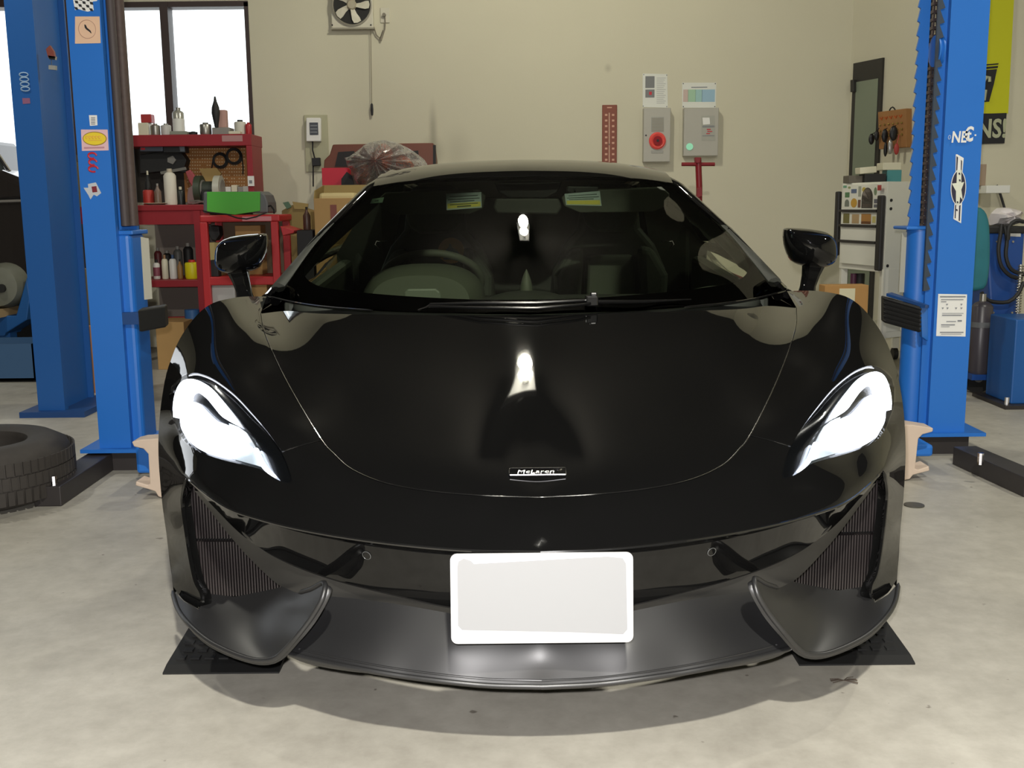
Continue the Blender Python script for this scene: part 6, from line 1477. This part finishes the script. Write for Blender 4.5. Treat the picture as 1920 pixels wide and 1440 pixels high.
MB().prism([cpt(-.10, zbot_d + .06, .02), cpt(-.02, zbot_d + .06, .02), cpt(-.02, ztop - .06, .02), cpt(-.10, ztop - .06, .02)], -nf * .03).build('corner_handle', HNDL, tb, bevel=.008)
for u, z in ((.06, ztop - .12), (.06, ztop - .17), (.05, zbot_d + .02)): MB().cyl(spt(u, z, 0), spt(u, z, .006), .009, 12).build('side_screw', INK, tb, True)
SW_ = P(1615, 365, 6.7)
def stk(name, u0, u1, v0, v1, c, shape='r', drawer=0, extra=None):
    z1, z0 = rows[drawer]; H_ = z1 - z0
    if shape == 'r': pts = [(u0, v0), (u1, v0), (u1, v1), (u0, v1)]
    elif shape == 'o': pts = [((u0 + u1) / 2 + (u1 - u0) / 2 * math.cos(a), (v0 + v1) / 2 + (v1 - v0) / 2 * math.sin(a)) for a in [k * math.pi / 10 for k in range(20)]]
    else: pts = [(u0, v0), (u1, v0), (u1, (v0 + v1) / 2)] + [((u0 + u1) / 2 + (u1 - u0) / 2 * math.cos(a), (v0 + v1) / 2 + (v1 - v0) / 2 * math.sin(a)) for a in [k * math.pi / 10 for k in range(1, 10)]] + [(u0, (v0 + v1) / 2)]
    return MB().prism([cpt(u, z0 + v * H_, .0195) for u, v in pts], -nf * .001).build(name, mat('stk_%d_%d_%d' % c, c, .5), tb)
stk('sticker', .09, .17, .88, .97, (110, 160, 130)); stk('sticker', .20, .26, .84, .93, (150, 160, 110), 'o'); stk('sticker', .28, .40, .66, .82, (96, 110, 140)); stk('sticker', .44, .50, .52, .92, (160, 164, 150))
stk('sticker', .14, .24, .50, .70, (90, 130, 90)); stk('sticker', .52, .60, .70, .88, (196, 176, 84), 'o'); stk('sticker', .28, .42, .10, .46, (196, 152, 62), 'o'); stk('sticker', .14, .24, .14, .42, (120, 126, 116), 'a'); stk('sticker', .44, .50, .10, .40, (110, 80, 70))
stk('arch_sticker', .52, .76, .08, .86, (66, 62, 58), 'a'); stk('arch_sticker_face', .54, .74, .32, .82, (170, 160, 150), 'a'); stk('arch_sticker_base', .54, .74, .12, .24, (176, 160, 148))
stk('sticker', .78, .84, .56, .86, (120, 140, 110), 'o'); stk('red_sticker', .85, .93, .74, .94, (168, 60, 58)); stk('sticker', .79, .86, .26, .42, (100, 100, 110)); stk('sticker', .79, .86, .10, .22, (104, 104, 112))
stk('picture_sticker', .12, .26, .12, .9, (118, 112, 66), drawer=1); stk('picture_sticker', .32, .48, .12, .84, (176, 150, 112), drawer=1); stk('picture_sticker', .53, .74, .1, .88, (172, 124, 66), drawer=1); stk('picture_band', .53, .74, .1, .3, (110, 60, 80), drawer=1); stk('sticker', .77, .84, .2, .7, (200, 190, 120), drawer=1)
# items on the cabinet
def onc(u, v): return A3 + (B3 - A3) * u + (C3 - B3) * v
ztc = ztop - .01
def cab_item(name, label, cat, px0, px1, pyt, v, m, d=.10, rz=0.0, z0=None, tilt=0):
    y = onc(.5, v).y; xa_, zt_ = xz(px0, pyt, y); xb_, _ = xz(px1, pyt, y); z0 = ztc if z0 is None else z0
    o = MB().rbox(((xa_ + xb_) / 2, y + d / 2, (z0 + zt_) / 2), (abs(xb_ - xa_), d, zt_ - z0), rz, 0, tilt).build(name, m, None, bevel=.003); return solo(o, label, cat)
o1 = cab_item('dark_case', 'black case lying on top of the white tool cabinet', 'case', 1622, 1662, 326, .3, BK, .12)
o2 = cab_item('grey_tray', 'brown-grey tray at the left end of the cabinet top', 'tray', 1592, 1618, 329, .45, mat('tray_brown_grey', (96, 90, 80), .6), .12)
o3 = cab_item('cream_carton', 'cream carton tilted on the black case', 'box', 1613, 1644, 313, .3, CREAM, .10, tilt=-.08, z0=P(1620, 326, onc(.5, .3).y).z + .004)
o4 = cab_item('teal_box', 'teal box on the cabinet top under the cream package', 'box', 1664, 1691, 319, .35, mat('teal', (70, 140, 144), .5), .10)
o5 = cab_item('cream_package', 'cream package lying on the teal box', 'box', 1656, 1690, 305, .35, CREAM, .12, z0=P(1670, 319, onc(.5, .35).y).z + .001)
# things under the drawers
for px, r_, m_, lb in ((1600, .02, mat('rod_purple', (76, 36, 60), .5), 'dark purple tube standing inside the cabinet frame'), (1612, .03, BK, 'black bottle standing inside the cabinet frame')):
    c_ = P(px, 530, 6.85); o = MB().cyl((c_.x, c_.y, .281), (c_.x, c_.y, zbot_d - .05), r_, 14).build('tube', m_, None, True); solo(o, lb, 'tube')
yy = 6.2
o = MB().box((P(1546,560,yy).x, yy, 0), (P(1628,560,yy).x, yy + .12, P(1590,535,yy).z)).build('cardboard_carton', mat('carton_orange_tan', (180, 136, 78), .7), None, bevel=.003); solo(o, 'tan carton with white label behind the right door mirror', 'box')
wbox('carton_label', 1574, 541, 1602, 575, .002, mat('label_cream', (220, 214, 180), .6), o, y=yy, bevel=0)
yy = 6.0
o = MB().box((P(1688,690,yy).x, yy, P(1700,712,yy).z), (P(1706,690,yy).x, yy + .01, P(1700,652,yy).z)).build('sheet_metal_panel', mat('panel_greybrown', (140, 130, 120), .5), None); 
for v in o.data.vertices:
    if v.co.z < P(1700,700,yy).z: v.co.z = 0
solo(o, 'grey sheet leaning low beside the right lift post', 'panel')
# --- air conditioning service machine
ya = 5.95; MBL = mat('machine_blue', (26, 70, 140), .4); 
am = thing('service_machine', 'dark blue air conditioning service machine with hoses at the right edge', 'machine', (P(1885,600,ya).x, ya + .2, 0))
MB().prism([P(a, b, ya) for a, b in ((1848,436),(1922,436),(1914,560),(1902,700),(1896,724),(1856,732),(1828,712),(1848,690),(1856,560))], (0, .45, 0)).build('machine_body', MBL, am, bevel=.012)
MB().prism([P(a, b, ya - .01) for a, b in ((1848,424),(1924,424),(1924,438),(1848,438))], (0, .47, 0)).build('machine_top', BK, am, bevel=.008)
MB().prism([P(a, b, ya - .004) for a, b in ((1893,434),(1914,434),(1914,444),(1894,443))], (0, .004, 0)).build('machine_label', mat('label_grey_white', (190, 190, 186), .5), am)
for px, py in ((1869,453),(1899,453),(1862,586),(1897,586)): MB().cyl(P(px,py,ya), P(px,py,ya) - Vector((0, .006, 0)), .006, 10).build('machine_screw', SIL, am, True)
lg = MB(); fr4 = [P(a, b, ya - .003) for a, b in ((1865,627),(1889,627),(1888,649),(1864,649))]
lg.tube([fr4[0], fr4[1], fr4[2], fr4[3]], .0022, 4, closed=True); q = P(1877, 646, ya - .003)
lg.prism([q + Vector((math.cos(a) * .026, 0, math.sin(a) * .028)) for a in [k * math.pi / 10 for k in range(11)]], (0, .002, 0)); lg.build('machine_emblem', mat('emblem_pale_blue', (150, 168, 200), .5), am)
text_obj('machine_lettering', 'FB 30', .03, P(1874, 658, ya - .004), DX, DZ, mat('emblem_pale_blue', (150, 168, 200), .5), am, bold=True)
q = P(1884,607,ya - .01); MB().cyl(q, q - Vector((0, .02, 0)), .02, 14).build('machine_knob', INK, am, True)
MB().tube([P(1860,607,ya - .006), P(1882,607,ya - .006)], .003, 5).build('knob_line', GREYP, am)
for px, py, r_ in ((1829,732,.085),(1892,727,.042)):
    c_ = P(px, py, ya - .02); c_.z = r_; k = MB().cyl((c_.x, c_.y - .03, r_), (c_.x, c_.y + .03, r_), r_, 28); o_ = k.build('machine_wheel', RUBBER, am, True)
    MB().cyl((c_.x, c_.y - .035, r_), (c_.x, c_.y - .03, r_), r_ * .3, 16).build('wheel_hub', SIL, o_, True)
# gas cylinder
cy = thing('gas_cylinder', 'grey gas cylinder strapped to the blue service machine', 'cylinder', (P(1837,640,ya - .12).x, ya - .1, 0))
cx9 = P(1838,640,ya - .1).x; z1_ = P(1838,568,ya - .1).z; z0_ = P(1838,712,ya - .1).z
MB().lathe([(.05, z0_ * 0 + .12), (.056, .14), (.056, z1_ - .02), (.04, z1_), (.02, z1_ + .01)], (cx9, ya - .1, 0), 28).build('cylinder_tank', mat('cylinder_grey', (66, 62, 68), .35), cy, True)
MB().lathe([(.058, 0), (.058, .03)], (cx9, ya - .1, P(1838,613,ya - .1).z), 28, cap=False).build('cylinder_strap', mat('strap_grey', (96, 98, 100), .5), cy, True)
MB().cyl((cx9, ya - .1, z1_), (cx9, ya - .1, z1_ + .05), .018, 12).build('cylinder_valve', SIL, cy, True)
MB().box((cx9 - .06, ya - .16, .09), (cx9 + .06, ya + .02, .12)).build('cylinder_platform', MBL, cy)
# hoses
for i, pts in enumerate((((1878,420),(1876,440),(1872,470),(1878,500),(1896,518),(1916,522)), ((1884,424),(1888,450),(1886,480),(1896,505),(1920,515)), ((1920,416),(1904,414),(1892,426),(1890,450)), ((1920,528),(1908,552),(1890,566),(1862,566),(1848,560),(1840,548)))):
    k = MB().tube([P(a, b, ya - .05 - .01 * i) for a, b in smooth(list(pts), 8)], .011, 8)
    solo(k.build('black_hose', BK, None, True), ['black hose looping from the machine top, leftmost', 'black hose looping from the machine top, inner one', 'black hose arching over the machine top at the picture edge', 'black hose curving low from machine to gas cylinder'][i], 'hose')
k = MB()
for j in range(26): 
    c_ = P(1914 - j * .35, 500 + j * 5, ya - .06); k.tube([c_ + Vector((math.cos(a) * .014, math.sin(a) * .014, a * .0006)) for a in [t * math.pi / 5 for t in range(10)]], .0035, 4, closed=True)
k.tube([P(1914, 496, ya - .06), P(1905, 630, ya - .06)], .009, 8)
solo(k.build('coiled_hose', SIL, None, True), 'silver coiled hose hanging at the right picture edge', 'hose')
# teal cover and white bag
tl_ = MB()
TEAL = mat('teal_cover', (38, 112, 124), .6, noise=.2, nscale=10)
yt_ = 5.62
cp = [P(a, b, yt_) for a, b in smooth([(1800,392),(1834,388),(1848,394),(1856,412),(1859,450),(1858,500),(1852,536),(1838,545),(1800,548)], 8)]
o = MB().prism(cp, (0, .22, 0)).build('teal_cover', TEAL, None, bevel=.03, seg=3); 
for p_ in o.data.polygons: p_.use_smooth = True
solo(o, 'teal cloth-covered canister hanging behind the right lift post', 'covered canister')
o_ = MB().box((P(1800,548,yt_).x, yt_ + .03, 0), (P(1814,548,yt_).x, yt_ + .15, P(1820,546,yt_).z + .0)).build('canister_stand', BK, o)
zmt = P(1870, 424, ya - .01).z
lump('white_bag', [(1856,424),(1856,402),(1872,392),(1896,392),(1912,400),(1908,414),(1898,424)], ya + .1, .10, mat('bag_white', (214, 208, 208), .5), None, .03)
solo(bpy.data.objects['white_bag'], 'crumpled white plastic bag lying on top of the blue service machine', 'bag')
wb_ = bpy.data.objects['white_bag']; lo = zmt - min(v.co.z for v in wb_.data.vertices)
for v in wb_.data.vertices: v.co.z += lo
# floor drain spot and dirt
q = PZ(1714, 948, 0.0); o = MB().cyl((q.x, q.y, 0.0), (q.x, q.y, .004), .035, 20).build('floor_drain', mat('cap_dark_grey', (70, 68, 60), .5), None, True); solo(o, 'small dark round drain in the floor right of the car', 'drain')
k = MB(); random.seed(11); q = PZ(1582, 1278, 0.0)
for i in range(12):
    a = random.uniform(-.6, .6) + (math.pi if i % 2 else 0); k.tube([(q.x, q.y, .003), (q.x + math.cos(a) * .012, q.y + math.sin(a) * .02, .005), (q.x + math.cos(a) * .03, q.y + math.sin(a) * .035, .003)], .001, 4)
o = k.build('lint_tuft', mat('lint_brown', (80, 70, 60), .9), None); solo(o, 'tiny dark tuft of lint on the floor in front of the right ramp', 'lint')
